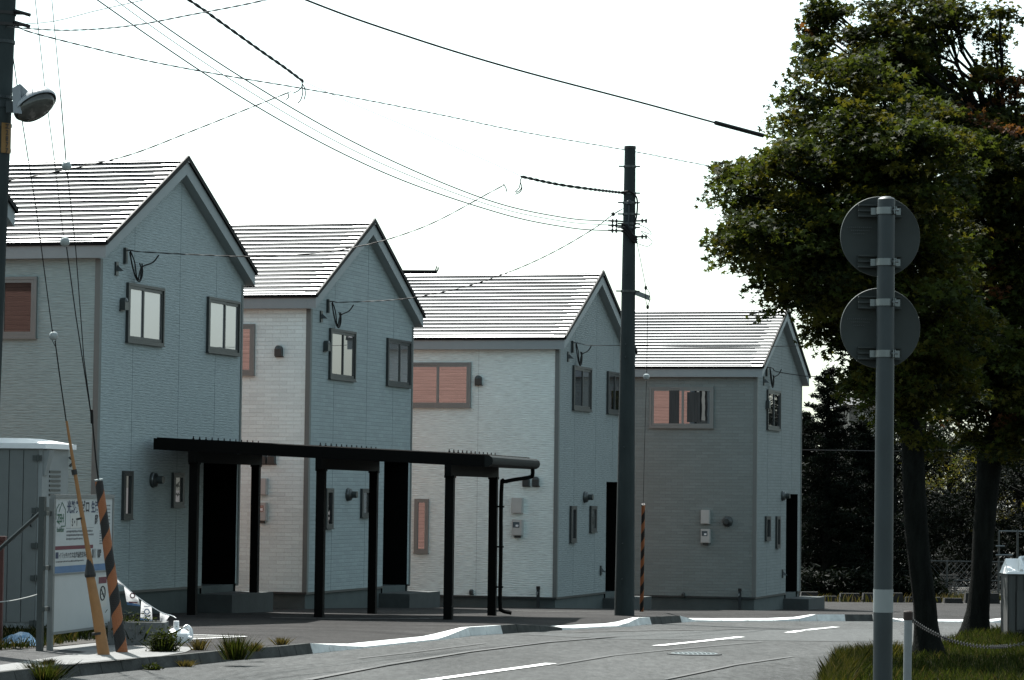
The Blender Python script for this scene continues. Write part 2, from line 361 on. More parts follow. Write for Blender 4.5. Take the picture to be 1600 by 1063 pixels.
# raised height by px
def kerb_state(x):
    prof = [(-400, 1), (490, 1), (566, 0), (690, 0), (737, 1), (820, 1), (893, 0), (972, 0), (1002, 1), (1064, 1), (1090, 0), (1240, 0), (1276, 1), (1365, 1), (1412, 0), (1560, 0), (1590, 1), (2000, 1)]
    for (a, va), (b, vb) in zip(prof, prof[1:]):
        if x <= b: return va + (vb - va) * (x - a) / (b - a)
    return 1
S = []   # samples (pos, px)
for i in range(len(KW) - 1):
    a, b = KW[i], KW[i + 1]; n = max(1, int((b - a).length / .55))
    for k in range(n): S.append((a.lerp(b, k / n), KP[i][0] + (KP[i + 1][0] - KP[i][0]) * k / n))
S.append((KW[-1], KP[-1][0]))
BACK = []; MID = []; prof = []
for i, (p, x) in enumerate(S):
    a = S[max(i - 2, 0)][0]; b = S[min(i + 2, len(S) - 1)][0]; d = b - a; d.z = 0; d.normalize(); n = Vector((-d.y, d.x, 0))
    h = kerb_state(x); fo = .03 * h + .02; bk = .17 * h + .24 * (1 - h)
    base = p.copy(); base.z = T(p.y) + ROADZ - .03
    ft = p + n * fo; ft.z = T(ft.y) + ROADZ + .02 + .11 * h
    mid = p + n * (bk); mid.z = T(mid.y) + .006 - .072 * (1 - h)
    bb = mid + n * .05; bb.z = mid.z - .2
    ap = mid + n * (1.3 * (1 - h) + .015); ap.z = T(ap.y) + .001; prof.append((base, ft, mid, bb, h, d)); BACK.append(ap); MID.append(mid)
kg, kw = MB(), MB(); ZUP = Vector((0, 0, 1))
for i in range(len(S) - 1):
    A, B = prof[i], prof[i + 1]; t = (B[0] - A[0]).normalized() * .008
    xx = S[i][1]; mb = kg if (xx < 486 or 772 < xx < 868 or 1012 < xx < 1062 or 1282 < xx < 1360 or xx > 1600) else kw
    q = [A[0] + t, B[0] - t, B[3] - t, A[3] + t, A[1] + t, B[1] - t, B[2] - t, A[2] + t]
    mb.hexa(q)
kg.build('kerb', M['kerb'])['kind'] = 'structure'; kw.build('dropped_kerb', M['kerbw'])['kind'] = 'structure'
far = BACK[-1]
am = MB()
for i in range(len(S) - 1): am.add([MID[i] - ZUP * .004, MID[i + 1] - ZUP * .004, BACK[i + 1], BACK[i]], [(0, 1, 2, 3)])
am.build('lot_apron', M['lot'])['kind'] = 'structure'
lotpoly = [(p.x, p.y) for p in BACK] + [(60, far.y + .3), (60, 87), (-70, 87), (-70, BACK[0].y)]
sheet('parking_lot', lotpoly, M['lot'], 0.)
sheet('pavement', pxpoly([(70, 1014), (165, 1004), (235, 1007), (305, 1013), (290, 1020), (250, 1026.5), (160, 1035), (0, 1050), (-10, 1042), (135, 1020)]), M['pave'], .008)
sheet('footway', pxpoly([(-120, 1022), (70, 1011), (130, 1021), (-10, 1043), (-120, 1055)]), M['walk'], .005)
sheet('verge_soil', pxpoly([(-150, 968), (60, 968), (205, 984), (235, 1005), (165, 1004), (70, 1013), (-150, 1024)]), M['soil'], .012)
sheet('gravel_bed', pxpoly([(268, 993), (384, 995.6), (272, 1001)]), M['gravel'], .006)
for pts in ([(262, 992), (320, 993.5), (384, 995.6)], [(270, 1001.5), (384, 995.8)]):
    sheet('lot_marking', strip(pts, .07, 0), M['paint'], .011)
sheet('gravel_strip', strip([(425, 965.5), (520, 967), (620, 967.5), (700, 966.5)], .30, 0), M['gravel'], .006)
sheet('gravel_strip', strip([(795, 955.3), (860, 956), (930, 956)], .35, 0), M['gravel'], .006)
for pts, w in (([(640, 1068), (760, 1051.5), (861, 1037.5)], .15), ([(1026, 1010), (1090, 1003.5), (1157, 996)], .15), ([(1232, 989.5), (1252, 986)], .15), ([(1258, 985.5), (1306, 980.5)], .15)):
    sheet('road_marking', strip(pts, w, ROADZ), M['paint'], ROADZ + .009)
sheet('road_patch', pxpoly([(812, 992), (1090, 986), (1400, 984), (1420, 1004), (1150, 1001), (960, 999)], ROADZ), M['roadl'], ROADZ + .004)
sheet('road_patch', pxpoly([(1040, 1068), (1240, 1027), (1330, 1025), (1500, 1060), (1500, 1090), (1000, 1090)], ROADZ), M['roadd'], ROADZ + .004)
for pts, w in (([(480, 1064), (600, 1041), (730, 1020), (860, 1004), (965, 995.5)], .10), ([(900, 988.5), (1010, 986), (1160, 984), (1290, 982)], .09), ([(1240, 1027), (1150, 1040), (1040, 1063)], .06),
               ([(870, 1040), (960, 1025), (1050, 1016), (1190, 1004)], .05), ([(560, 1030), (640, 1021), (760, 1006)], .04), ([(1010, 976.5), (1090, 979), (1180, 981.5)], .05)):
    sheet('tar_seam', strip(pts, w, ROADZ), M['tar'], ROADZ + .013)
VG = [(1268, 1095), (1292, 1052), (1304, 1031), (1340, 1026), (1400, 1022), (1470, 1006), (1502, 994), (1552, 985), (1600, 980), (1760, 972)]
vp = pxpoly(VG); sheet('verge_ground', vp + [(vp[-1].x + 20, vp[-1].y, 0), (24, 16, 0), (2.2, 16, 0)], M['soil'], -.02, skirt=.2)

# ------------------------------------------------------------------ houses
HW = 5.4; TH0 = .2067; OE = .192; OG = .195; PITCH = .4791; TN = math.tan(PITCH); LEN = 8.2; TH = .2873
UU = Vector((math.sin(TH), math.cos(TH), 0)); VV = Vector((-math.cos(TH), math.sin(TH), 0))
def plate_fn(face, W=0):
    if face == 'g': return lambda s, h, d: (s, -d, h)
    return lambda s, h, d: (-d, s, h)
def fbox(mb, fn, s0, s1, h0, h1, d0, d1, mi=0):
    P = [fn(s, h, d) for h in (h0, h1) for s, d in ((s0, d0), (s1, d0), (s1, d1), (s0, d1))]
    return mb.hexa(P, mi)
class House:
    def __init__(s, X, Y, z, W, sid, label, courses=19):
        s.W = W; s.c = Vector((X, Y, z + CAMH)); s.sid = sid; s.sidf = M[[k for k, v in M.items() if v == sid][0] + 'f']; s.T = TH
        s.root = empty('house', (X, Y, z + CAMH), math.pi / 2 - TH, label, 'house', 'row of new gabled houses')
        s.courses = courses
    def gp(s, px, py):   # gable plane -> (s, h)
        p = onplane(px, py, s.c, -VV) - s.c; return p.dot(UU), p.z
    def fp(s, px, py):
        p = onplane(px, py, s.c, UU) - s.c; return p.dot(VV), p.z
    def shell(s, rec, base=-1.1):
        W, L, rt = s.W, LEN, s.root; ez = HW + TH0
        a0, a1, hz = rec; zr = lambda x: HW + TH0 - .1 + (min(x, W - x) + OE) * TN
        m = MB()
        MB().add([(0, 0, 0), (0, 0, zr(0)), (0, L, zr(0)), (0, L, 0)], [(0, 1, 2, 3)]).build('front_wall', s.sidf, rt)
        xs = [0, a0, a1, W]
        if a0 < W / 2: xs = [0, a0, a1, W]
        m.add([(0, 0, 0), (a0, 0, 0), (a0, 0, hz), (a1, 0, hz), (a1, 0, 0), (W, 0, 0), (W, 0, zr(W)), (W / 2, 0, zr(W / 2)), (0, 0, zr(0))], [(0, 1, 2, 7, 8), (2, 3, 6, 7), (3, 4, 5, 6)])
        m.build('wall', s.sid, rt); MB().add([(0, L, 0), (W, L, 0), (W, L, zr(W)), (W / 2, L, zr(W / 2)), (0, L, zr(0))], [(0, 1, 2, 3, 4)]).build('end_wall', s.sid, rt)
        MB().add([(W, 0, 0), (W, 0, zr(W)), (W, L, zr(W)), (W, L, 0)], [(0, 1, 2, 3)]).build('rear_wall', M['sidR'], rt)['label'] = 'terracotta sided rear wall'
        # porch recess
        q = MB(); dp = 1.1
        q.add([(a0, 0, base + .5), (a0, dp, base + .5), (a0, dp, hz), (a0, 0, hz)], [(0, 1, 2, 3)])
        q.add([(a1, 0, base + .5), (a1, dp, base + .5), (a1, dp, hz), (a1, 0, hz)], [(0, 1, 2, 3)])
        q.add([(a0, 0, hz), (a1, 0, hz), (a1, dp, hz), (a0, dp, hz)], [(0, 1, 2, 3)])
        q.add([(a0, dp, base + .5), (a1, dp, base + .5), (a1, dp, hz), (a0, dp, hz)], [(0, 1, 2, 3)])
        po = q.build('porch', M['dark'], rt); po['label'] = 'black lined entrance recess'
        d = MB().box((a0 + .12, dp - .06, -.12), (a1 - .1, dp - .012, 2.05)).build('door', M['door'], rt)
        MB().box((a0 + .2, dp - .11, .75), (a0 + .235, dp - .065, 1.15)).build('handle', M['hood'], d)
        f = MB(); f.box((.03, .03, base), (W - .03, L - .03, -.004)); f.build('foundation', M['found'], rt)
        fl = MB(); fl.box((-.015, -.015, -.03), (a0 - .003, -.001, .012)); fl.box((-.015, 0.001, -.03), (-.001, L, .012)); fl.box((a1 + .003, -.015, -.03), (W, -.001, .012)); fl.build('base_flashing', M['hood'], rt)
        st = MB(); st.box((a0 - .12, -.62, base + .2), (W + .16, .028, -.13)); st.build('step', M['step'], rt)
        # corner trims
        t = MB(); t.add([(x, y, z) for z in (.013, HW - .06) for x, y in ((-.018, -.018), (.075, -.018), (.075, -.0015), (-.0015, -.0015), (-.0015, .075), (-.018, .075))], [(0, 1, 7, 6), (1, 2, 8, 7), (2, 3, 9, 8), (3, 4, 10, 9), (4, 5, 11, 10), (5, 0, 6, 11), (0, 1, 2, 3), (0, 3, 4, 5), (6, 7, 8, 9), (6, 9, 10, 11)]); t.build('corner_trim', M['trim'], rt)
        t = MB(); t.box((W - .05, -.016, 0.013), (W + .014, -.0015, HW - .06)); t.build('corner_trim', M['trim'], rt)
        for x in (1.35, W * .5 + .2, W - 1.25):
            top = zr(x) - .2
            j = MB()
            if a0 - .1 < x < a1 + .1: j.box((x, -.004, hz + .1), (x + .004, -.001, top))
            else: j.box((x, -.004, .02), (x + .004, -.001, top))
            j.build('panel_joint', M['joint'], rt)
        for y in (1.8, 4.6): MB().box((-.004, y, .02), (-.001, y + .004, HW - .08)).build('panel_joint', M['joint'], rt)
        # roof
        r = MB(); n = s.courses; x0, x1 = -OE, W / 2; y0, y1 = -OG, L + OG; dx = (x1 - x0) / n; zt = lambda x: ez + (x - x0) * TN; zs = lambda x: zt(x) - .035
        def slope(flip):
            fx = (lambda x: x) if not flip else (lambda x: W - x)
            for k in range(n):
                xa, xb = x0 + k * dx, x0 + (k + 1) * dx; xm = xa + dx * .52; yr = y0 + .28 + (.09 if k % 2 else 0) + .05 * random.random()
                za, zb = zs(xa) + (.038 if k else 0), zs(xb) + .002
                zm = za + (zb - za) * .52
                p = [(fx(xa), y, z) for y, z in ((y0, zt(xa) - .055), (y1, zt(xa) - .055))] + [(fx(xb), y1, zt(xb) - .055), (fx(xb), y0, zt(xb) - .055)]
                p += [(fx(xa), y0, za), (fx(xa), y1, za), (fx(xb), y1, zb), (fx(xb), y0, zb)]
                r.hexa(p, 0); r.mi[-4] = 1  # riser face coloured black to stand for shadow in the seam gap
                r.hexa([(fx(xm), yr, zm - .004), (fx(xm), y1 - .3, zm - .004), (fx(xb - .01), y1 - .3, zb - .004), (fx(xb - .01), yr, zb - .004),
                        (fx(xm), yr, zm + .020), (fx(xm), y1 - .3, zm + .020), (fx(xb - .01), y1 - .3, zb + .003), (fx(xb - .01), yr, zb + .003)], 0); r.mi[-4] = 2  # rib riser coloured mid-grey in place of its own shade
        slope(False); slope(True)
        ro = r.build('roof', [M['roof'], M['gap_shade_and_edge'], M['rib_shade']], rt)
        rc = MB(); za = zt(W / 2) - .06
        rc.add([(W / 2 - .12, y0 - .01, za - .03), (W / 2, y0 - .01, za + .045), (W / 2 + .12, y0 - .01, za - .03), (W / 2 - .12, y1 + .01, za - .03), (W / 2, y1 + .01, za + .045), (W / 2 + .12, y1 + .01, za - .03)],
               [(0, 1, 4, 3), (1, 2, 5, 4), (0, 2, 1), (3, 4, 5), (0, 3, 5, 2)]); rc.build('ridge_cap', M['roof'], ro)
        e = MB()
        for sg in (0, 1):
            fx = (lambda x: x) if not sg else (lambda x: W - x)
            e.hexa([(fx(x0 - .012), y0 - .015, ez - .065), (fx(x1), y0 - .015, zt(x1) - .065), (fx(x1), y0 + .02, zt(x1) - .065), (fx(x0 - .012), y0 + .02, ez - .065),
                    (fx(x0 - .012), y0 - .015, ez + .012), (fx(x1), y0 - .015, zt(x1) + .03), (fx(x1), y0 + .02, zt(x1) + .03), (fx(x0 - .012), y0 + .02, ez + .012)])
            a, b = sorted((fx(x0 - .014), fx(x0 + .03))); e.box((a, y0 + .0205, ez - .066), (b, y1, ez - .008))
        e.build('roof_edge', M['gap_shade_and_edge'], ro)
        fa = MB(); zb = HW - .06
        fa.box((-OE + .02, 0.001, zb), (-.001, L, ez - .058)); fa.box((W + .001, .001, zb), (W + OE - .02, L, ez - .058))
        fa.build('fascia', M['fascia'], rt)
        bb = MB()
        for sg in (0, 1):
            fx = (lambda x: x) if not sg else (lambda x: W - x)
            bb.hexa([(fx(x0 + .02), y0 + .025, zb - .0), (fx(x1), y0 + .025, zt(x1) - .30), (fx(x1), -.0012, zt(x1) - .30), (fx(x0 + .02), -.0012, zb),
                     (fx(x0 + .02), y0 + .025, ez - .054), (fx(x1), y0 + .025, zt(x1) - .057), (fx(x1), -.0012, zt(x1) - .057), (fx(x0 + .02), -.0012, ez - .054)])
        bb.build('bargeboard', M['fascia'], rt)
    def window(s, face, s0, s1, h0, h1, pane, sash=2, fm=None, split=.5, fw=.045, curtain=None, pane2=None):
        fn = plate_fn(face); fm = fm or (M['frame'] if face == 'g' else M['framel'])
        if s0 > s1: s0, s1 = s1, s0
        w = MB()
        def ring(a, b, c, d, t, d0, d1):
            fbox(w, fn, a, b, c, c + t, d0, d1); fbox(w, fn, a, b, d - t, d, d0, d1); fbox(w, fn, a, a + t, c + t, d - t, d0, d1); fbox(w, fn, b - t, b, c + t, d - t, d0, d1)
        ring(s0, s1, h0, h1, fw, .001, .05)
        fbox(w, fn, s0 - .012, s1 + .012, h0 - .02, h0 - .001, .001, .062)       # sill lip
        sp = s0 + (s1 - s0) * split; parts = []
        if sash == 2:
            ring(s0 + fw + .002, sp + .028, h0 + fw + .002, h1 - fw - .002, .05, .003, .042); ring(sp - .024, s1 - fw - .002, h0 + fw + .004, h1 - fw - .004, .05, .0035, .03)
            parts = [(s0 + fw + .05, sp - .02, .024), (sp + .03, s1 - fw - .05, .012)]
        elif sash == 1:
            ring(s0 + fw + .002, s1 - fw - .002, h0 + fw + .002, h1 - fw - .002, .035, .003, .05)
            parts = [(s0 + fw + .035, s1 - fw - .035, .02)]
        wo = w.build('window', fm, s.root)
        for i, (a, b, d) in enumerate(parts):
            g = MB(); fbox(g, fn, a, b, h0 + fw + .035, h1 - fw - .035, .0015, d); g.build('pane', pane2 if (i and pane2) else pane, wo)
        if curtain:
            c = MB(); a, b = curtain; P = []
            k = 14
            for i in range(k + 1):
                x = a + (b - a) * i / k; P.append((x, .0262 + .006 * (i % 2)))
            for i in range(k):
                c.add([fn(P[i][0], h0 + fw + .05, P[i][1]), fn(P[i + 1][0], h0 + fw + .05, P[i + 1][1]), fn(P[i + 1][0], h1 - fw - .05, P[i + 1][1]), fn(P[i][0], h1 - fw - .05, P[i][1])], [(0, 1, 2, 3)])
            c.build('curtain', M['curt'], wo)
        return wo
    def gwin(s, x0, y0, x1, y1, *a, **k):
        (s0, ha), (s1, hb) = s.gp(x0, y0), s.gp(x1, y1); return s.window('g', s0, s1, hb, ha, *a, **k)
    def fwin(s, x0, y0, x1, y1, *a, **k):
        (s0, ha), (s1, hb) = s.fp(x0, y0), s.fp(x1, y1); return s.window('f', s0, s1, hb, ha, *a, **k)
    def hood(s, face, px, py, w=.14, h=.2):
        sx, hz = (s.gp if face == 'g' else s.fp)(px, py); fn = plate_fn(face); m = MB(); n = 8
        for i in range(n):    # rounded bonnet
            a0, a1 = math.pi * i / n, math.pi * (i + 1) / n
            def ring(a, d): return fn(sx - math.cos(a) * w / 2, hz + math.sin(a) * w / 2, d)
            m.add([ring(a0, .001), ring(a1, .001), ring(a1, .09), ring(a0, .09)], [(0, 1, 2, 3)])
            m.add([ring(a0, .09), ring(a1, .09), fn(sx, hz, .12)], [(0, 1, 2)])
        fbox(m, fn, sx - w / 2, sx + w / 2, hz - h + w / 2, hz, .001, .1); fbox(m, fn, sx - w / 2 - .015, sx + w / 2 + .015, hz - h + w / 2 - .02, hz - h + w / 2, .001, .03)
        return m.build('vent_hood', M['hood'], s.root)
    def fan(s, px, py, face='g'):
        sx, hz = (s.gp if face == 'g' else s.fp)(px, py); fn = plate_fn(face); ax = Vector(fn(0, 0, 1)); m = MB()
        m.lathe(Vector(fn(sx, hz, .001)), ax, [(.13, 0), (.13, .02), (.115, .035), (.115, .07), (.08, .09), (.065, .1), (.065, .2), (.05, .2)], 20)
        o = m.build('flue', M['hood'], s.root, smooth=True)
        m = MB(); m.lathe(Vector(fn(sx, hz, .03)), ax, [(.117, 0), (.123, .012), (.117, .03)], 20); m.build('flue_collar', M['alu'], o, smooth=True); return o
    def small(s, px, py):
        sx, hz = s.gp(px, py); fn = plate_fn('g'); m = MB()
        fbox(m, fn, sx - .05, sx + .05, hz - .12, hz + .1, .001, .03); m.add([fn(sx - .04, hz - .05, .03), fn(sx + .04, hz - .05, .03), fn(sx, hz - .05, .14), fn(sx, hz + .05, .03)], [(0, 1, 2), (0, 2, 3), (1, 3, 2), (0, 3, 1)])
        m.build('wall_bracket', M['hood'], s.root)
    def service(s, px, py):
        sx, hz = s.gp(px, py); fn = plate_fn('g'); m = MB(); fbox(m, fn, sx - .035, sx + .035, hz - .16, hz + .1, .001, .05)
        m.tube([fn(sx, hz + .06, .05), fn(sx + .06, hz + .06, .12), fn(sx + .16, hz + .05, .14)], .014)
        o = m.build('service_bracket', M['hood'], s.root)
        w = MB(); P = lambda a, b, d=.1: fn(sx + a, hz + b, d)
        w.tube(catmull([P(.0, .03), P(.12, -.2), P(.28, -.38), P(.42, -.42), P(.52, -.3), P(.5, -.12)], 6), .013, 5)
        w.tube(catmull([P(.02, .05), P(.2, -.12), P(.3, -.36), P(.44, -.38), P(.46, -.2), P(.4, -.12)], 6), .011, 5)
        w.tube(catmull([P(.95, .05, .2), P(.8, -.08, .16), P(.5, -.18), P(.38, -.34), P(.36, -.4)], 6), .013, 5)
        w.build('drip_loop', M['wire'], o)
        p = Vector(fn(sx + .16, hz + .05, .14)); return ROOTS[s.root] @ p
    def box(s, x0, y0, x1, y1, meter=False):
        (a, ha), (b, hb) = s.fp(x0, y0), s.fp(x1, y1); fn = plate_fn('f'); a, b = sorted((a, b)); m = MB()
        fbox(m, fn, a, b, hb, ha, .001, .11); fbox(m, fn, a + .012, b - .012, hb + .012, ha - .012, .1102, .125)
        o = m.build('meter_box' if meter else 'junction_box', M['boxw'], s.root)
        if meter:
            w = MB(); fbox(w, fn, a + (b - a) * .25, b - .03, hb + (ha - hb) * .5, ha - .05, .1255, .128); wo = w.build('meter_window', M['glassd'], o)
            w = MB(); fbox(w, fn, a + (b - a) * .35, a + (b - a) * .6, hb + (ha - hb) * .56, hb + (ha - hb) * .68, .1285, .131); w.build('meter_label', M['white'], o)
            w = MB(); fbox(w, fn, a + .05, b - .05, hb - .05, hb - .001, .02, .08); w.build('cable_gland', M['hood'], o)
    def tap(s, px, ytop):
        sx, hz = s.fp(px, ytop); fn = plate_fn('f'); m = MB(); fbox(m, fn, sx - .03, sx + .03, -.8, hz - .07, .12, .18); o = m.build('water_post', M['steel'], s.root)
        m = MB(); fbox(m, fn, sx - .035, sx + .035, hz - .069, hz, .115, .185); m.build('post_cap', M['black'], o)
        m = MB(); m.tube([fn(sx, hz - .13, .181), fn(sx, hz - .13, .26), fn(sx, hz - .18, .28)], .016); m.build('tap', M['alu'], o)

H1 = House(-6.593, 47.6716, -1.6935, 6.168, M['sid1'], 'pale grey gabled house at the left, in front of the row, behind site board')
H2 = House(-3.8043, 56.2679, -1.9349, 6.139, M['sid2'], 'gabled house with light brick pattern siding rising right behind the carport centre')
H3 = House(1.0141, 64.4183, -2.254, 5.93, M['sid3'], 'gabled house directly left of the utility pole, wide orange reflecting front window')
H4 = House(5.9594, 72.6009, -2.4767, 5.70, M['sid4'], 'taupe brick-patterned gabled house farthest right, between utility pole and dark trees')
SP = {}
# house 1
h = H1; a0 = h.gp(315, 900)[0]; a1 = h.gp(367.5, 900)[0]; RT_ = H3.gp(946, 753)[1]
h.shell((a0, a1, RT_))
h.gwin(197.3, 441.4, 252.5, 541, M['glassw'], split=.42); h.gwin(323, 463.4, 371, 556, M['glassw'], split=.52)
h.hood('g', 189.5, 472); h.small(181, 419); SP[1] = h.service(194, 397)
h.gwin(190.4, 736, 203.5, 810.5, M['glassd'], 1); h.gwin(268, 738.7, 284, 792, M['glassm'], 1); h.fan(238, 750)
h.fwin(-45, 433.5, 57.5, 528, M['glassb'], split=.5)
# house 2
h = H2; h.shell((h.gp(598, 880)[0], h.gp(636, 880)[0], RT_))
h.gwin(514, 512.6, 552.5, 596, M['glassd'], split=.5, pane2=M['glassm']); h.gwin(603.7, 528, 639, 606, M['glassm'], split=.52)
h.hood('g', 507, 538); h.small(501, 494); SP[2] = h.service(511, 476)
h.gwin(507.5, 763, 517.6, 825.6, M['glassd'], 1); h.gwin(563, 763.6, 575, 808, M['glassm'], 1); h.fan(543, 773)
h.fwin(300, 507, 398, 586, M['glassr']); h.box(405, 747.7, 419, 774); h.box(405, 785.5, 419, 814, True); h.hood('f', 412, 714); h.hood('f', 426, 714)
h.hood('f', 437, 546)
# house 3
h = H3; h.shell((h.gp(946, 900)[0], h.gp(966, 900)[0], RT_))
h.gwin(894.4, 571, 921.5, 643, M['glassd'], split=.5, pane2=M['glassm']); h.gwin(948, 580, 969, 648, M['glassd'], split=.5)
h.small(887, 557); SP[3] = h.service(893, 540)
h.gwin(890, 790.6, 898, 847, M['glassd'], 1); h.gwin(921, 790.6, 929.7, 831, M['glassm'], 1); h.fan(913, 777); h.small(938, 891)
h.fwin(632, 566.6, 735.8, 636.6, M['glassr'], split=.49); h.hood('f', 748.5, 592); h.fwin(648.5, 779.5, 669.5, 864, M['glassr'], 1)
h.hood('f', 823, 750); h.hood('f', 838, 750); h.box(801.5, 778, 818, 802.4); h.box(802, 812, 818, 837, True); h.tap(844, 916); h.hood('f', 737.5, 923.5, .07, .1)
# house 4
h = H4; h.shell((h.gp(1227.6, 900)[0], h.gp(1245.5, 900)[0], RT_))
h.gwin(1197.8, 608.5, 1217.3, 673, M['glassd'], split=.48); h.hood('g', 1197, 630); h.small(1193, 595); SP[4] = h.service(1196.5, 578)
h.gwin(1195, 806.8, 1201.7, 844, M['glassd'], 1); h.gwin(1211.7, 806.8, 1216.8, 855.8, M['glassd'], 1); h.fan(1222, 775); h.small(1222, 896)
b = H4.fp
h.fwin(1016, 604.6, 1115, 668.6, M['glassr'], split=.48, curtain=None)
wn = [c for c in H4.root.children if c.name.startswith('window')][-1]
def curtain(H, wn, xa, xb, ya, yb):
    fn = plate_fn('f'); c = MB(); (a, ha), (bb, hb) = H.fp(xa, ya), H.fp(xb, yb); k = 12
    P = [(a + (bb - a) * i / k, .027 + .008 * (i % 2)) for i in range(k + 1)]
    for i in range(k): c.add([fn(P[i][0], hb, P[i][1]), fn(P[i + 1][0], hb, P[i + 1][1]), fn(P[i + 1][0], ha, P[i + 1][1]), fn(P[i][0], ha, P[i][1])], [(0, 1, 2, 3)])
    c.build('curtain', M['curt'], wn)
curtain(H4, wn, 1046, 1061, 610, 662); curtain(H4, wn, 1074, 1094, 613, 660)
h.box(1096.5, 797, 1110, 818.7); h.box(1096.5, 826.6, 1110.5, 848.6, True); h.fan(1137, 815, 'f'); h.tap(1158, 919.5); h.hood('f', 1068.5, 928, .07, .1)
# house 0, only its roof tip shows at the left edge
tip = at(27, 327, 0)  # direction only
def place0():
    d = ray(27, 327); best = None
    for k in range(300, 460):
        Y = k / 10; p = CAM + d * Y
        c = p - UU * (6.0 + OE) - (-VV) * OG - Vector((0, 0, HW + TH0))
        if best is None or abs(c.z - (CAMH - 1.55)) < abs(best.z - (CAMH - 1.55)): best = c
    return best
c0 = place0()
H0 = House(c0.x, c0.y, c0.z - CAMH, 6.0, M['sid3'], 'house at the left picture edge showing only its dark roof corner')
H0.shell((4.0, 5.4, RT_))

# ------------------------------------------------------------------ carport
ang = R(10); DR = Vector((math.cos(ang), -math.sin(ang), 0)); DB = Vector((math.sin(ang), math.cos(ang), 0)); ZZ = Vector((0, 0, 1))
P1 = at(300, 960, 49.2); P1.z = 0; P1 = Vector((P1.x, P1.y, 0)); SPC = 2.14; DEP = 3.93
base = P1.copy(); base.z = T(P1.y)
cp = empty('carport', base, 0, 'long low black flat-roofed carport on six slim posts in front of houses', 'carport')
A = at(240, 684.6, 49.3); zA = A.z; SLO = .22 / 5.5
org = Vector((A.x, A.y, 0))
Lr = 5.55; Wd = 4.6
def cz(r): return zA - SLO * r
def cpp(r, d, z): return org + DR * r + DB * d + ZZ * z
roof = MB()
roof.hexa([cpp(r, d, cz(r) + z) for z in (-.10, -.02) for r, d in ((.02, .06), (Lr - .02, .06), (Lr - .02, Wd - .06), (.02, Wd - .06))])
n = 26
for i in range(n):     # folded-plate ribs running along the slope
    d = .12 + (Wd - .24) * i / (n - 1)
    roof.hexa([cpp(r, dd, cz(r) + z) for z, hw in ((-.02, .05), (.015, .02)) for r, dd in ((.03, d - hw), (Lr - .03, d - hw), (Lr - .03, d + hw), (.03, d + hw))])
roof.build('roof_sheet', M['carport'], cp, True)
fa = MB()
for d0, d1 in ((0, .055), (Wd - .055, Wd)):
    fa.hexa([cpp(r, d, cz(r) + z) for z in (-.19, 0) for r, d in ((0, d0), (Lr, d0), (Lr, d1), (0, d1))])
fa.hexa([cpp(r, d, cz(r) + z) for z in (-.19, 0) for r, d in ((0, .0552), (.055, .0552), (.055, Wd - .0552), (0, Wd - .0552))])
fa.build('fascia', M['carport'], cp, True)
gt = MB()
pts = [(0, -.19), (.07, -.185), (.125, -.15), (.14, -.095), (.125, -.04), (.07, -.005), (0, 0)]
V = [cpp(Lr + .002 + x, d, cz(Lr) + z) for d in (-.02, Wd + .02) for x, z in pts]
k = len(pts); gt.add(V, [(i, i + 1, k + i + 1, k + i) for i in range(k - 1)] + [tuple(range(k)), tuple(range(k, 2 * k)), (0, k, 2 * k - 1, k - 1)])
gt.build('gutter', M['gutter'], cp, True, smooth=True)
bolt0 = None
for i in range(3):
    rr = (P1 + DR * SPC * i - org).dot(DR)
    for j in range(2):
        p = P1 + DR * SPC * i + DB * DEP * j; zt_ = cz(rr) - .19
        hw = .07
        po = MB(); po.obox(Vector((p.x, p.y, (T(p.y) - .1 + zt_ - .18) / 2)), DR * hw, DB * hw, ZZ * ((zt_ - .18 - T(p.y) + .1) / 2)); post = po.build('post', M['carport'], cp, True)
        c_ = MB(); c_.obox(Vector((p.x, p.y, zt_ - .19)), DR * .083, DB * .083, ZZ * .02); c_.build('post_cap', M['carport'], post, True)
    bm_ = MB(); c = P1 + DR * SPC * i + DB * (DEP / 2) ; c.z = cz(rr) - .19 - .0905
    bm_.obox(c, DR * .055, DB * (DEP / 2 + .2), ZZ * .089); bm_.build('beam', M['carport'], cp, True)
    for q in range(12):
        p = P1 + DR * SPC * i + DB * (-.1 + 4.15 * q / 11); p.z = cz(rr) + .014
        if bolt0 is None:
            mm = MB(); mm.lathe((0, 0, 0), (0, 0, 1), [(.018, 0), (.018, .014), (.009, .016), (.009, .045), (.004, .05)], 8); bolt0 = mm.build('roof_bolt', M['carport'], cp); bolt0.location = p - base
        else: copy_obj(bolt0, cp, p - base)
dp = MB(); C = cpp(Lr + .07, Wd - .35, cz(Lr) - .19); Pp = P1 + DR * (SPC * 2 + .14) + DB * (DEP + .02)
dn = T(Pp.y)
dp.tube(catmull([C + ZZ * .02, C - ZZ * .09, C - ZZ * .14 - DR * .05, Vector((Pp.x, Pp.y, C.z - .22)) + DR * .08, Vector((Pp.x, Pp.y, C.z - .32)), Vector((Pp.x, Pp.y, dn + 1)), Vector((Pp.x, Pp.y, dn + .2)), Vector((Pp.x + .04, Pp.y, dn + .09)), Vector((Pp.x + .2, Pp.y, dn + .05))], 6), .035, 8)
do = dp.build('downpipe', M['carport'], cp, True, smooth=True)
m_ = MB()
for z in (.5, 1.2, 1.9): m_.obox(Vector((Pp.x - .03, Pp.y, dn + z)), DR * .075, DB * .045, ZZ * .015)
m_.build('pipe_clip', M['carport'], do, True)

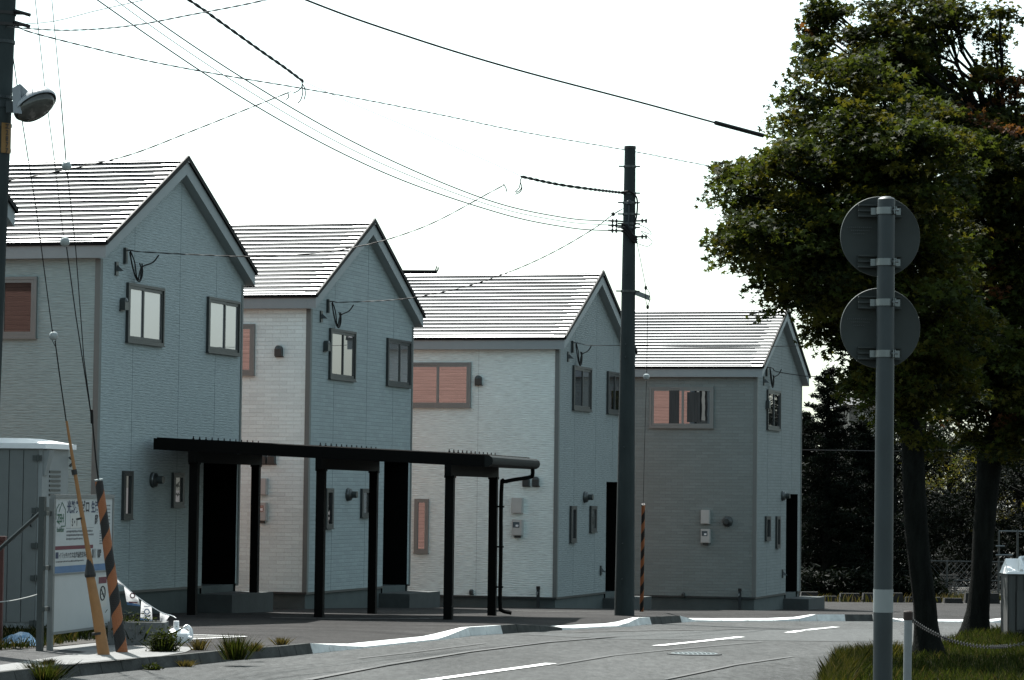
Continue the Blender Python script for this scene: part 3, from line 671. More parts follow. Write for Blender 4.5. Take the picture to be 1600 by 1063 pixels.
# ------------------------------------------------------------------ poles
def lean_pole(name, pts, rads, mat, root, n=20):
    m = MB(); m.tube(pts, rads, n); return m.build(name, mat, root, True, smooth=True)
PB = ground(975.5, 962); PY = PB.y
up = empty('utility_pole', PB, 0, 'tall grey concrete utility pole standing between the two right-hand houses', 'utility pole')
pt = at(984.5, 233, PY + .1); lo = PB - ZZ * .4
lean_pole('shaft', [lo + (pt - lo) * (i / 12) for i in range(13)], [.185 - .085 * i / 12 for i in range(13)], M['pole'], up)
def pole_pt(y):
    t = (962 - y) / (962 - 233); return PB + (pt - PB) * t, .181 - .08 * t
m = MB(); m.tube([pt, pt + ZZ * .05], [.108, .105], 16); m.build('pole_cap', M['black'], up, True)
for y in (261, 303, 318, 336, 351, 357, 457):
    p, r = pole_pt(y); m = MB(); m.lathe(p, (0, 0, 1), [(r + .002, -.02), (r + .012, -.02), (r + .012, .02), (r + .002, .02)], 18)
    m.obox(p + Vector((-r - .05, -.05, 0)), (.05, 0, 0), (0, .012, 0), (0, 0, .012)); m.obox(p + Vector((r + .04, -.05, 0)), (.04, 0, 0), (0, .012, 0), (0, 0, .012))
    m.build('pole_band', M['hood'], up, True)
for y, dx in ((348, -1), (355, -1), (363, -1), (347, 1), (372, 1)):
    p, r = pole_pt(y); a = p + Vector((dx * r, -.09, 0)); ln = .27 if dx < 0 else .2
    m = MB(); m.tube([a, a + Vector((dx * ln, 0, .01))], .016, 6)
    for q in (.1, .17): m.lathe(a + Vector((dx * q, 0, .005)), (dx, 0, 0), [(.015, 0), (.045, .01), (.045, .03), (.015, .04)], 10)
    m.build('strain_insulator', M['black'], up, True)
p, r = pole_pt(340); m = MB(); m.tube([p + Vector((-.02, -r - .03, -.2)), p + Vector((-.01, -r - .03, .22))], .016); m.lathe(p + Vector((-.01, -r - .03, .2)), (0, 0, 1), [(.02, 0), (.05, .02), (.05, .07), (.02, .1)], 10); m.build('line_post', M['steel'], up, True)
m = MB()
for y0, y1 in ((352, 372), (358, 376), (363, 380)):
    p, r = pole_pt(y0); q, r2 = pole_pt(y1)
    P = [p + Vector((-r - .02, -.1, 0)), p + Vector((-.05, -r - .04, -.04)), q + Vector((.06, -r2 - .04, .02)), q + Vector((r2 + .02, -.06, 0))]
    m.tube(catmull(P, 6), .026, 6)
p, r = pole_pt(350); P = [p + Vector((r, -.05, 0)), p + Vector((r + .22, -.05, -.1)), p + Vector((r + .28, -.05, -.2)), p + Vector((r + .1, -.05, -.15)), p + Vector((r + .3, -.05, -.32)), p + Vector((r + .22, -.05, -.42)), p + Vector((r, -.05, -.36))]
m.tube(catmull(P, 6), .006, 5); p3, r3 = pole_pt(303); p4, r4 = pole_pt(336)
m.tube(catmull([p3 + Vector((-r3 - .1, -.08, 0)), p3 + Vector((0, -r3 - .03, .02)), p3 + Vector((r3 + .02, -.08, -.1)), p4 + Vector((r4 + .02, -.08, 0)), p4 + Vector((r4 * .6, -r4 * .9, -.3))], 6), .016, 5)
m.build('tie_wire', M['wire'], up, True)
p, r = pole_pt(457); ar = at(1015, 466, PY); m = MB(); a = p + Vector((r, 0, -.02))
m.obox((a + ar) / 2, (ar - a) / 2, (0, .03, 0), (0, 0, .045)); m.build('guy_arm', M['alu'], up, True)
m = MB()
for y in (430, 540, 560, 700, 850, 905): 
    p, r = pole_pt(y); m.tube([p + Vector((-r * .3, -r, 0)), p + Vector((-r * .3, -r - .06, 0))], .014, 6)
m.build('step_bolt', M['steel'], up, True)

LY = 33.6
lb = at(-42, 1030, LY); lb.z = T(LY); ltp = at(22, -400, LY)
lp = empty('utility_pole', lb, 0, 'dark leaning utility pole cut by the left picture edge, carrying the street lamp', 'utility pole')
def lpt(y):
    t = (1030 - y) / 1430.; return lb + (ltp - lb) * t, .19 - .055 * t
lean_pole('shaft', [lb + (ltp - lb) * (i / 12) for i in range(-1, 14)], [.19 - .055 * i / 12 for i in range(-1, 14)], M['pole'], lp)
for y in (28, 46, 73, 160, 204, 243):
    p, r = lpt(y); m = MB(); m.lathe(p, (0, 0, 1), [(r + .001, -.018), (r + .01, -.018), (r + .01, .018), (r + .001, .018)], 18)
    if y < 60: m.obox(p + Vector((r + .04, -.03, 0)), (.05, 0, 0), (0, .012, 0), (0, 0, .012)); m.tube([p + Vector((r, -.05, .03)), p + Vector((r + .18, -.05, -.02))], .022, 6)
    m.build('pole_band', M['black'] if y < 60 else M['steel'], lp, True)
p, r = lpt(225); m = MB()
for i in range(9):
    a = R(-62 + 6 * i); b = R(-62 + 6 * (i + 1)); rr = r + .012
    e = lambda q, z: p + Vector((math.cos(q) * rr, math.sin(q) * rr, z))
    m.add([e(a, -.17), e(b, -.17), e(b, .17), e(a, .17)], [(0, 1, 2, 3)])
pl = m.build('number_plate', M['plate'], lp, True); pl['label'] = 'yellow vertical number plate'
def text_mesh(name, s, size, mat, parent, origin, ax, ay, align='LEFT', narrow=1.):
    cu = bpy.data.curves.new(name, 'FONT'); cu.body = s; cu.size = size; cu.align_x = align; cu.fill_mode = 'FRONT'; cu.offset = .004 if size > .1 else .0015
    to = bpy.data.objects.new(name, cu); COL.objects.link(to)
    dg = bpy.context.evaluated_depsgraph_get(); me = bpy.data.meshes.new_from_object(to.evaluated_get(dg))
    bpy.data.objects.remove(to)
    ax, ay, o = Vector(ax), Vector(ay), Vector(origin); root = parent
    while root.parent: root = root.parent
    inv = ROOTS[root].inverted()
    for v in me.vertices: v.co = inv @ (o + ax * v.co.x * narrow + ay * v.co.y)
    me.materials.clear(); me.materials.append(mat); ob = bpy.data.objects.new(name, me); COL.objects.link(ob); ob.parent = parent; return ob
for i, ch in enumerate('エ2877'):
    a = R(-38); text_mesh('lettering', ch, .075, M['ink'], pl, p + Vector((math.cos(a) * (r + .018), math.sin(a) * (r + .018), .105 - .068 * i)), (math.cos(R(52)), math.sin(R(52)), 0), (0, 0, 1), 'CENTER')
# street lamp
lc = at(24, 172, LY - .2); sl = empty('street_lamp', lc, 0, 'grey street lamp with oval glass bowl fixed to the left pole', 'street lamp')
p, r = lpt(172); m = MB(); m.obox((p + Vector((r, -.12, 0)) + lc) / 2, Vector((.07, 0, 0)), (0, .02, 0), (0, 0, .065)); m.lathe(p, (0, 0, 1), [(r + .001, -.035), (r + .012, -.035), (r + .012, .035), (r + .001, .035)], 18); m.build('bracket', M['steel'], sl, True)
k = LY / F
def lx(dx, dz, dy=0): return lc + Vector((dx * k, dy, -dz * k))
m = MB()   # housing: wedge shell
ax = Vector((.80, -.25, .5)).normalized(); nrm = Vector((.45, -.55, -.70)).normalized(); nrm = (nrm - ax * nrm.dot(ax)).normalized(); side = ax.cross(nrm)
oc = lx(30, -9)
def oval(t, ra, rb, off): return oc + ax * math.cos(t) * ra + side * math.sin(t) * rb + nrm * off
N = 28; rings = [(.265, .18, .035), (.27, .185, 0), (.255, .17, -.03), (.22, .13, -.10), (.10, .07, -.145)]
V = [oval(2 * math.pi * j / N, a, b, o) for a, b, o in rings for j in range(N)]
m.add(V, [(i * N + j, i * N + (j + 1) % N, (i + 1) * N + (j + 1) % N, (i + 1) * N + j) for i in range(len(rings) - 1) for j in range(N)] + [tuple((len(rings) - 1) * N + j for j in range(N))])
m.build('shade', M['lamp'], sl, True, smooth=True)
m = MB(); rings = [(.24, .16, .03), (.23, .15, .08), (.2, .12, .115), (.1, .06, .135)]
V = [oval(2 * math.pi * j / N, a, b, o) for a, b, o in rings for j in range(N)]
m.add(V, [(i * N + j, i * N + (j + 1) % N, (i + 1) * N + (j + 1) % N, (i + 1) * N + j) for i in range(len(rings) - 1) for j in range(N)] + [tuple((len(rings) - 1) * N + j for j in range(N)), tuple(range(N))])
m.build('bowl', M['lens'], sl, True, smooth=True)
m = MB(); m.hexa([lx(-1, 6, -.1), lx(13, 8, -.12), lx(13, 8, .08), lx(-1, 6, .1), lx(-4, -33, -.07), lx(8, -40, -.07), lx(13, -34, .07), lx(0, -36, .07)]); m.hexa([lx(10, 5, -.06), lx(20, -4, -.06), lx(20, -4, .06), lx(10, 5, .06), lx(8, -40, -.05), lx(19, -30, -.05), lx(19, -30, .05), lx(8, -40, .05)]); m.build('gear_box', M['lamp'], sl, True)
# ------------------------------------------------------------------ cables
def cable(label, pts, rad, mat=None, twist=0., junk=None, name='cable', group='overhead cables'):
    W = [at(x, y, Y) if not isinstance(q, Vector) else q for q in pts for (x, y, Y) in [q if not isinstance(q, Vector) else (0, 0, 0)]]
    P = catmull(W, 12); o0 = W[0]
    m = MB()
    if twist:
        Q = []; L = 0
        for i, p in enumerate(P):
            if i: L += (p - P[i - 1]).length
            Q.append(p)
        # resample finely and twist two strands
        fine = catmull(P[::3] + [P[-1]], 14); L = 0; s1 = []; s2 = []
        for i, p in enumerate(fine):
            if i: L += (p - fine[i - 1]).length
            a = L * 2 * math.pi / twist; o = Vector((0, math.cos(a), math.sin(a))) * rad * .95
            s1.append(p + o); s2.append(p - o)
        m.tube(s1, rad, 5); m.tube(s2, rad, 5)
    else: m.tube(P, rad, 6)
    o = empty(name, o0, 0, label, 'cable', group) if junk else None
    if junk:
        m.build('strand', mat or M['wire'], o, True)
        for nm, mb, mt in junk: mb.build(nm, mt, o, True)
        return o
    ob = m.build(name, mat or M['wire'], None, origin=o0); return tag(ob, label, 'cable', group)
def wl(*pts, r=.010):
    m = MB(); 
    for P in pts: m.tube(catmull(P, 6), r, 5)
    return m
lt = lambda y: lpt(y)[0]
sleeve = MB(); sleeve.tube(catmull([at(1118, 192, 39.2), at(1155, 202, 39.5), at(1192, 212, 39.8)], 4), .03, 8)
cable('thick black cable sagging across the sky into the maple crown', [lt(-235), (200, -118, 34.5), (478, 0, 35.5), (640, 58, 36.5), (800, 107, 37.4), (1000, 160, 38.6), (1187, 210, 39.8), (1330, 240, 41.2), (1480, 272, 46.5), (1750, 330, 52)], .012, junk=[('sleeve', sleeve, M['wire'])])
j1 = wl([at(471, 124, 43), at(472, 131, 43), at(471, 137, 43), at(466, 142, 43), at(458, 146, 43)], [at(472, 131, 43), at(476, 138, 43), at(477, 148, 43), at(475, 156, 43)], [at(472, 133, 43), at(473, 145, 43), at(470, 156, 43), at(465, 162, 43)], [at(450, 146, 43), at(451, 152, 43), at(447, 156, 43)], r=.008)
j2 = wl([at(816, 276, 49.5), at(813, 283, 49.5), at(815, 292, 49.5), at(812, 298, 49.5), at(806, 301, 49.5)], [at(813, 286, 49.5), at(811, 294, 49.5), at(805, 300, 49.5)], [at(816, 293, 49.5), at(813, 300, 49.5), at(805, 304, 49.5)], [at(786, 288, 49.5), at(790, 293, 49.5), at(792, 300, 49.5)], r=.008)
p303, r303 = pole_pt(303)
cable('thick twisted service cable running down from the upper left to its wire junction', [lt(-200), (150, -95, 37), (295, 0, 39.2), (345, 35, 40.2), (405, 78, 41.4), (445, 106, 42.3), (473, 127, 43)], .013, twist=.5, junk=[('jumper', j1, M['wire'])])
cable('faint thin messenger wire between the two wire junctions', [(473, 127, 43), (560, 166, 44.6), (700, 225, 47.2), (816, 276, 49.5)], .0035, M['wireg'])
cable('short black cable drooping onto the top of the concrete pole', [(814, 276, 49.5), (870, 288, 50.8), (925, 296, 51.9), p303 + Vector((-r303 - .02, -.08, 0))], .014, twist=.5, junk=[('jumper', j2, M['wire'])])
for x, y, lab in ((965, 348, 'uppermost of three parallel power lines ending on the concrete pole'), (965, 354, 'middle and thinnest of three parallel power lines ending on the concrete pole'), (965, 363, 'lowest of three parallel power lines ending on the concrete pole')):
    q = {348: [(200, 0, 38.5), (395, 132, 41.8), (580, 236, 45.6), (760, 312, 49.2), (880, 340, 51.5)], 354: [(180, 0, 38.5), (385, 140, 41.8), (575, 246, 45.6), (760, 319, 49.2), (880, 346, 51.5)], 363: [(152, 0, 38.5), (400, 166, 42.2), (600, 270, 46.2), (780, 333, 49.7), (890, 356, 51.7)]}[y]
    p, r = pole_pt(y); s0 = {348: -150, 354: -140, 363: -110}[y]
    cable(lab, [lt(s0)] + q + [p + Vector((-r - .2, -.09, 0))], .0055 if y == 354 else .009)
cable('thin service drop crossing the first house roof from the wire junction', [(455, 143, 43), (400, 165, 42.6), (300, 205, 41.8), (200, 243, 41), (100, 266, 40.2), (10, 283, 39.6), (-60, 297, 39)], .0055, twist=.5)
cable('service drop curving from midspan junction to the first house gable', [(790, 288, 49.5), (760, 304, 49.4), (690, 342, 49.3), (640, 363, 49.2), (580, 381, 49.2), (500, 395, 49.1), (400, 401, 49), (300, 398, 48.9), SP[1]], .0055, twist=.5)
p, r = pole_pt(336); mm = MB(); mm.tube([at(956, 336, PY), at(960, 333.5, PY)], .035, 8)
cable('service drop from the concrete pole to the second house gable', [p + Vector((-r, -.05, .1)), (957, 336, PY), (930, 356, 52.9), (880, 386, 53.3), (830, 411, 54), (780, 431, 54.6), (720, 450, 55.4), (640, 466, 56.4), (580, 471, 57), SP[2]], .0055, twist=.5, junk=[('clamp', mm, M['wire'])])
cable('twisted thin line from the left pole passing behind the concrete pole top', [lt(46) + Vector((.15, -.05, 0)), (60, 54, 34.5), (220, 93, 38), (350, 118, 41), (470, 138, 44), (590, 160, 47.5), (700, 182, 51), (820, 207, 55), (985, 236, 60), (1100, 258, 64), (1300, 296, 70)], .0055, M['wireg'], twist=.8)
cable('thin straight wire rising right from the left pole to the picture top', [lt(46), (80, 34, 32), (150, 17, 30.5), (225, 0, 29), (400, -42, 26)], .004)
cable('twisted thin wire rising gently right from the left pole', [lt(48), (100, 47.5, 32), (200, 41, 30), (300, 23, 28), (415, 0, 26), (560, -40, 24)], .0045, M['wireg'], twist=.6)
cable('thin service wire from the third house gable crossing the fourth roof', [SP[3], (925, 540, 64), (980, 540, 63.6), (1060, 542, 63.2), (1160, 542, 62.6), (1276, 540, 62), (1420, 536, 61), (1800, 500, 58)], .007)
cable('service wire from the fourth house gable into the trees', [SP[4], (1215, 581, 74), (1262, 588, 75), (1310, 588, 76), (1370, 590, 77), (1500, 590, 79), (1800, 560, 83)], .012)
cable('low horizontal wire strung across the dark trees at the right', [at(1245, 703, 80), (1320, 704, 80), (1400, 705, 80), (1500, 703, 80), (1620, 701, 80), (1900, 695, 80)], .012, M['wireg'])

# ------------------------------------------------------------------ guy wires
def insul(c, d, s=1.):
    m = MB(); d = Vector(d).normalized(); L = .095 * s
    m.lathe(c - d * L / 2, d, [(.02, 0), (.042 * s, .015), (.05 * s, L * .35), (.05 * s, L * .65), (.042 * s, L - .015), (.02, L)], 14)
    e = MB(); e.lathe(c - d * .012, d, [(.051 * s, 0), (.054 * s, .012), (.051 * s, .024)], 14)
    return m
def striped(p0, p1, r0, r1, n, cols, turns):
    """tube whose faces spiral in two colours"""
    m = MB(); k = 16; N = n; ax = (p1 - p0).normalized(); ref = Vector((0, 1, 0)); nx = ax.cross(ref).normalized(); ny = ax.cross(nx); V = []
    for i in range(N + 1):
        t = i / N; r = r0 + (r1 - r0) * t; c = p0.lerp(p1, t)
        for j in range(k):
            a = 2 * math.pi * j / k + t * turns * 2 * math.pi; V.append(c + (nx * math.cos(a) + ny * math.sin(a)) * r)
    m.v = V
    for i in range(N):
        for j in range(k):
            m.f.append([i * k + j, i * k + (j + 1) % k, (i + 1) * k + (j + 1) % k, (i + 1) * k + j]); m.mi.append(0 if j < k / 2 else 1)
    m.f.append(list(range(k - 1, -1, -1))); m.mi.append(0); m.f.append([N * k + j for j in range(k)]); m.mi.append(1)
    return m
GB1 = ground(163, 1024); GY = GB1.y
g1 = empty('guy_wire', GB1, 0, 'guy wire ending in a plain yellow guard tube with black collar', 'guy wire')
yy = lambda y: GY + (LY + .6 - GY) * (1024 - y) / 950
P = lambda x, y: at(x, y, yy(y))
m = MB(); m.tube([lpt(60)[0] + Vector((.1, 0, 0)), P(33, 179), P(57, 330), P(82, 520)], .006, 6)
m.tube([P(86, 533), P(95, 600), P(104, 662)], .008, 6); m.tube([P(82, 516), P(79, 527), P(86, 541)], .004, 5); m.tube([P(82, 516), P(88, 527), P(86, 541)], .004, 5)
m.build('strand', M['wire'], g1, True); insul(P(83.5, 525), P(83, 518) - P(84, 532), 1.0).build('insulator', M['porc'], g1, True, smooth=True)
m = MB(); Pg = [P(104, 658), P(117, 738), P(130, 815), P(142, 885)]; m.tube(Pg, [.014, .021, .027, .033], 10)
gd = m.build('guard', M['yellow'], g1, True, smooth=True)
m = MB(); m.tube([P(140.5, 898), P(152, 960), GB1 - ZZ * .03], [.05, .062, .07], 14); m.build('guard_base', M['yellow'], g1, True, smooth=True)
m = MB(); m.tube([P(139.5, 874), P(141, 898), P(141.3, 902)], [.03, .066, .062], 12); m.build('collar', M['black'], g1, True)
for pa, pb, rr in ((P(115.5, 734), P(117, 742), .033), (P(125, 809), P(125.6, 812), .034), (P(153, 988), P(153.5, 992), .0745)): MB().tube([pa, pb], rr, 12).build('clip_band', M['black'], g1, True)
GB2 = ground(191, 1020); GY2 = GB2.y
g2 = empty('guy_wire', GB2, 0, 'double guy wire ending in an orange and black striped guard tube by the board', 'guy wire')
yy2 = lambda y: GY2 + (LY + .4 - GY2) * (1020 - y) / 1200
P = lambda x, y: at(x, y, yy2(y))
m = MB(); m.tube([lpt(-390)[0] + Vector((.1, 0, 0)), P(55, 0), P(70, 137), P(84.6, 247), P(99, 368)], .005, 6); m.tube([P(104, 386), P(118, 490), P(141, 640), P(143, 655)], .007, 6)
m.tube([lpt(-395)[0] + Vector((.12, 0, 0)), P(81, 0), P(94.7, 148)], .005, 6); m.tube([P(94.7, 148), P(103, 250)], .007, 6); m.tube([P(105, 268), P(118, 385), P(131, 560), P(141.5, 640), P(143, 655)], .006, 6)
m.tube([P(143, 640), P(144, 662)], .018, 8); m.tube([P(144, 655), P(150, 720), P(155, 760)], .010, 6)
m.tube([P(103, 250), P(101, 262), P(105.5, 278)], .004, 5); m.tube([P(103, 250), P(108, 262), P(105.5, 278)], .004, 5)
m.build('strand', M['wire'], g2, True)
for (x, y) in ((101.5, 378), (104, 260)): insul(P(x, y), P(x - 1.3, y - 8) - P(x + 1.3, y + 8), 1.1).build('insulator', M['porc'], g2, True, smooth=True)
striped(GB2 - ZZ * .03, P(154.5, 752), .072, .047, 90, None, 4.7).build('guard', [M['orangeg'], M['black']], g2, True, smooth=False)
m = MB(); m.lathe(P(154.5, 751), P(154, 748) - P(154.5, 751), [(.047, 0), (.052, .004), (.052, .016), (.04, .018)], 14); m.build('guard_rim', M['porc'], g2, True)
GB3 = ground(1002.5, 956); g3 = empty('guy_wire', GB3, 0, 'thin guy wire with striped guard beside the concrete utility pole', 'guy wire')
P = lambda x, y: at(x, y, PY + (GB3.y - PY) * (y - 470) / 486)
p, r = pole_pt(395); m = MB(); m.tube([p + Vector((r, 0, .3)), P(1009, 448), P(1015, 458), P(1016, 468), P(1012, 478)], .006, 5); m.tube([P(1009, 448), P(1008, 465), P(1012, 482)], .006, 5); m.tube([P(1012, 478), P(1010.5, 583)], .005, 5); m.tube([P(1010, 595), P(1007, 700), P(1005, 790)], .005, 5)
m.lathe(P(1012, 480), (0, 0, 1), [(.01, -.04), (.025, -.02), (.025, .02), (.01, .04)], 8); m.lathe(P(1009, 450), (0, 0, 1), [(.01, -.04), (.025, -.02), (.025, .02), (.01, .04)], 8)
m.build('strand', M['wire'], g3, True); insul(P(1010, 589), (0, 0, 1), 1.15).build('insulator', M['porc'], g3, True, smooth=True)
striped(GB3 - ZZ * .03, P(1005.2, 788), .04, .036, 80, None, 6.2).build('guard', [M['orangeg'], M['black']], g3, True)

# ------------------------------------------------------------------ round road signs (seen from behind)
SY = 22.6
sb = at(1379, 1063, SY); sb.z = T(SY); k = SY / F
sg = empty('road_sign', sb, 0, 'grey steel post with two round road sign backs in front of the maple', 'road sign')
stp = at(1385, 312, SY)
def spt(y): return at(1385 + (y - 312) * (-6 / 750.), y, SY)
m = MB(); m.tube([sb - ZZ * .2, spt(900), spt(600), stp, stp + ZZ * .012, stp + ZZ * .022], [.073, .073, .069, .066, .055, .03], 24); m.build('post', M['steel'], sg, True, smooth=True)
m = MB(); m.tube([spt(957), spt(921)], .0755, 24); m.build('reflective_band', M['band'], sg, True, smooth=True)
for cy in (370, 513):
    c = at(1375.5, cy, SY + .14); nrm = Vector((-.05, 1, 0)).normalized(); tx = Vector((nrm.y, -nrm.x, 0))
    m = MB(); rr = 63 * k; m.lathe(c, nrm, [(rr - .02, 0.004), (rr - .008, -.002), (rr, -.004), (rr + .003, .008), (rr, .02), (.01, .021)], 56)
    pl = m.build('sign_plate', M['signb'], sg, True, smooth=True)
    for dz in (-1, 1):
        q = c + ZZ * (dz * 40 * k) - nrm * .035; ch = MB()
        for z in (-.042, 0, .042): ch.obox(q + ZZ * z + tx * -.01, tx * .165, nrm * (.025 if z else .012), ZZ * .006)
        ch.obox(q - tx * .01 + nrm * .02, tx * .165, nrm * .006, ZZ * .046)
        br = ch.build('channel', M['signb'], pl, True)
        y = cy - dz * 40; p = spt(y); b = MB()
        b.lathe(p, ZZ, [(.0695, -.026), (.076, -.026), (.076, .026), (.0695, .026)], 24)
        b.obox(p + Vector((-.085, .03, 0)), (.028, 0, 0), (0, .004, 0), (0, 0, .026)); b.obox(p + Vector((.085, .03, 0)), (.028, 0, 0), (0, .004, 0), (0, 0, .026))
        b.obox(p + Vector((.052, -.066, 0)), (.004, 0, 0), (0, .022, 0), (0, 0, .028)); b.obox(p + Vector((.066, -.058, 0)), (.004, 0, 0), (0, .022, 0), (0, 0, .028)); b.lathe(p + Vector((.04, -.075, 0)), (1, 0, 0), [(.009, 0), (.009, .045)], 8)
        b.build('clamp', M['alu'], sg, True)
    tx_ = MB()
    for row, (zz, x0, x1) in enumerate(((14, -52, -14), (9, -46, -18), (4, -42, -24))):
        x = x0
        while x < x1: tx_.obox(c + tx * x * k + ZZ * (zz * k) - nrm * .0065, tx * .0035, nrm * .001, ZZ * .004); x += 3.1
    tx_.build('stamp', M['frame'], pl, True)
# ------------------------------------------------------------------ white post with chain
WY = 24.5; wb = at(1417, 1063, WY); wb.z = T(WY)
cpst = empty('chain_post', wb, 0, 'short white tubular post with rusty dark cap in the grass', 'post')
wt = at(1419, 965, WY); m = MB(); m.tube([wb - ZZ * .2, wt], .034, 16); m.build('tube', M['postw'], cpst, True, smooth=True)
m = MB(); m.lathe(wt - ZZ * .02, ZZ, [(.038, 0), (.04, .01), (.04, .065), (.03, .075)], 16); m.build('cap', M['capr'], cpst, True)
def chain(pts, label):
    P = catmull([at(*p) for p in pts], 40); o = MB(); acc = 0; last = P[0]; i = 0; flip = False; L = .075
    pos = [P[0]]
    for p in P[1:]:
        d = (p - pos[-1]).length
        if d >= L * .72: pos.append(p)
    for a, b in zip(pos, pos[1:]):
        t = (b - a).normalized(); c = (a + b) / 2; up_ = Vector((0, 0, 1)); s = t.cross(up_).normalized(); u = s.cross(t); ax = s if flip else u; flip = not flip
        ring = [c + t * math.cos(q) * L * .5 + ax * math.sin(q) * .017 for q in [2 * math.pi * j / 10 for j in range(11)]]
        o.tube(ring, .0045, 5)
    tag(o.build('chain', M['black'], None, origin=P[0]), label, 'chain')
chain([(1420, 966, WY), (1450, 985, 26), (1490, 1002, 28), (1540, 1011, 30), (1600, 1006, 32), (1680, 985, 33.5)], 'dark chain hanging from the white post across the shaded grass')

# ------------------------------------------------------------------ cabin, boards and site stuff
cb = at(61, 975, 40.0); cb.z = T(40.0); HC = 2.52
cab = empty('portable_cabin', cb, math.pi / 2 - TH, 'grey portable cabin with white roof and louvres at the left edge', 'portable cabin')
m = MB(); m.box((0, 0, .08), (.82, 1.6, HC)); m.build('body', M['cabinl'], cab)
m = MB()
for i in range(7): m.box((-.022, .06 + i * .21, .16), (-.001, .06 + i * .21 + .195, HC - .06))
dr = m.build('door', M['cabin'], cab)
m = MB()
for z in (.12, .72, 1.15, 1.62, 2.32): m = MB(); m.box((-.05, .0, z), (-.0225, .12, z + .07)); m.lathe(Vector((-.055, .04, z - .01)), (0, 0, 1), [(.016, 0), (.016, .09)], 8); m.build('hinge', M['hood'], dr)
m = MB(); m.tube([(-.04, .10, 1.6), (-.09, .11, 1.53), (-.09, .12, 1.48), (-.04, .13, 1.44)], .012, 6); m.build('handle', M['steel'], dr)
m = MB(); V = [(-.08, -.08, HC - .04), (.9, -.08, HC - .04), (.9, 1.68, HC - .04), (-.08, 1.68, HC - .04), (-.08, -.08, HC + .03), (.9, -.08, HC + .03), (.9, 1.68, HC + .03), (-.08, 1.68, HC + .03)]
m.hexa(V); m.hexa([(-.05, -.05, HC + .031), (.87, -.05, HC + .031), (.87, 1.65, HC + .031), (-.05, 1.65, HC + .031), (.1, .35, HC + .10), (.72, .35, HC + .10), (.72, 1.4, HC + .10), (.1, 1.4, HC + .10)]); m.build('roof', M['white'], cab)
m = MB()
for i in range(6): z = HC - .36 - i * .062; m.box((.22, -.012, z), (.56, -.001, z + .03))
lv = m.build('louvre', M['hood'], cab)
m = MB(); m.hexa([(.03, -.02, HC - .40), (.14, -.02, HC - .40), (.14, -.001, HC - .40), (.03, -.001, HC - .40), (.02, -.10, HC - .06), (.16, -.10, HC - .06), (.16, -.001, HC - .06), (.02, -.001, HC - .06)]); m.build('lamp_box', M['cabinl'], cab)
m = MB(); m.box((.08, -.03, HC - .88), (.22, -.001, HC - .82)); m.tube([(.78, -.03, HC - .14), (.80, -.09, HC - .2), (.76, -.05, HC - .27)], .02, 6); m.tube([(.76, -.02, HC - 1.12), (.78, -.04, HC - 1.16), (.76, -.02, HC - 1.2)], .01, 6); m.build('fitting', M['hood'], cab)

bl = at(80, 985, 35.2); br_ = at(170, 962, 37.3)
D = Vector((br_.x - bl.x, br_.y - bl.y, 0)); BL = D.length; D.normalize(); NB = Vector((D.y, -D.x, 0))   # facing right/camera
zb, zm, zt_ = at(84, 988, 35.2).z, at(80, 897, 35.2).z, at(78, 779, 35.2).z
O = Vector((bl.x, bl.y, 0))
sbd = empty('site_board', Vector((bl.x, bl.y, T(bl.y))), 0, 'white builder notice board on a steel frame beside the grey cabin', 'notice board')
def bp(x, z, d=0): return O + D * x + ZZ * z + NB * d
def bbox(m, x0, x1, z0, z1, d0, d1): m.hexa([bp(x, z, d) for z in (z0, z1) for x, d in ((x0, d0), (x1, d0), (x1, d1), (x0, d1))])
m = MB(); bbox(m, 0, BL, zb, zm - .02, -.02, .02); m.build('lower_panel', M['board'], sbd, True)
m = MB(); bbox(m, 0, BL, zm, zt_, -.02, .02); up_panel = m.build('sign_panel', M['board'], sbd, True)
m = MB()
for z0, z1 in ((zb - .03, zb), (zm - .02, zm), (zt_, zt_ + .045)): bbox(m, -.04, BL + .04, z0, z1, -.03, .035)
for x0, x1 in ((-.07, -.001), (BL + .001, BL + .05)): bbox(m, x0, x1, T(bl.y) - .2 if x0 < 0 else zb - .03, zt_, -.03, .03)
m.build('frame', M['cabin'], sbd, True)
m = MB(); bbox(m, -.24, -.17, T(bl.y) - .2, zt_ + .02, -.1, -.03)
for z in (zm + .05, zt_ - .2, zb + .25): bbox(m, -.24, -.06, z, z + .05, -.03, .0)
a = bp(-.2, zt_ - .14, -.06); m.tube([a, at(-25, 880, 35.6)], .025, 8); m.build('strut', M['hood'], sbd, True)
H_ = zt_ - zm
m = MB(); bbox(m, .005, BL - .005, zm + .004, zm + .085, .0205, .022); m.build('blue_stripe', M['blue'], up_panel, True)
m = MB(); bbox(m, .02, BL * .66, zm + H_ * .315, zm + H_ * .365, .0205, .022); m.build('red_stripe', M['maroon'], up_panel, True)
def txt(s, x, z, size, mat, nar=1., al='LEFT', d=.0225): return text_mesh('lettering', s, size, mat, up_panel, bp(x, z, d), D, ZZ, al, nar)
fz = lambda f: zm + H_ * f
sx = BL / 2.0
txt('ZEH', .07 * sx, fz(.685), .135, M['green'], .85 * 1.1); txt('builder', .06 * sx, fz(.555), .085, M['green'], 1.1)
m = MB()
def lseg(x0, z0, x1, z1, w=.012):
    a, b = bp(x0, z0, .0225), bp(x1, z1, .0225); t = (b - a).normalized(); s = NB.cross(t) * w / 2
    m.hexa([a - s, b - s, b + s, a + s, a - s + NB * .001, b - s + NB * .001, b + s + NB * .001, a + s + NB * .001])
for q in (((.04, .86), (.13, .93)), ((.12, .82), (.22, .95)), ((.22, .95), (.34, .85)), ((.34, .85), (.34, .63)), ((.34, .63), (.2, .63)), ((.15, .66), (.05, .70)), ((.04, .86), (.03, .72))): lseg(q[0][0] * sx, fz(q[0][1]), q[1][0] * sx, fz(q[1][1]))
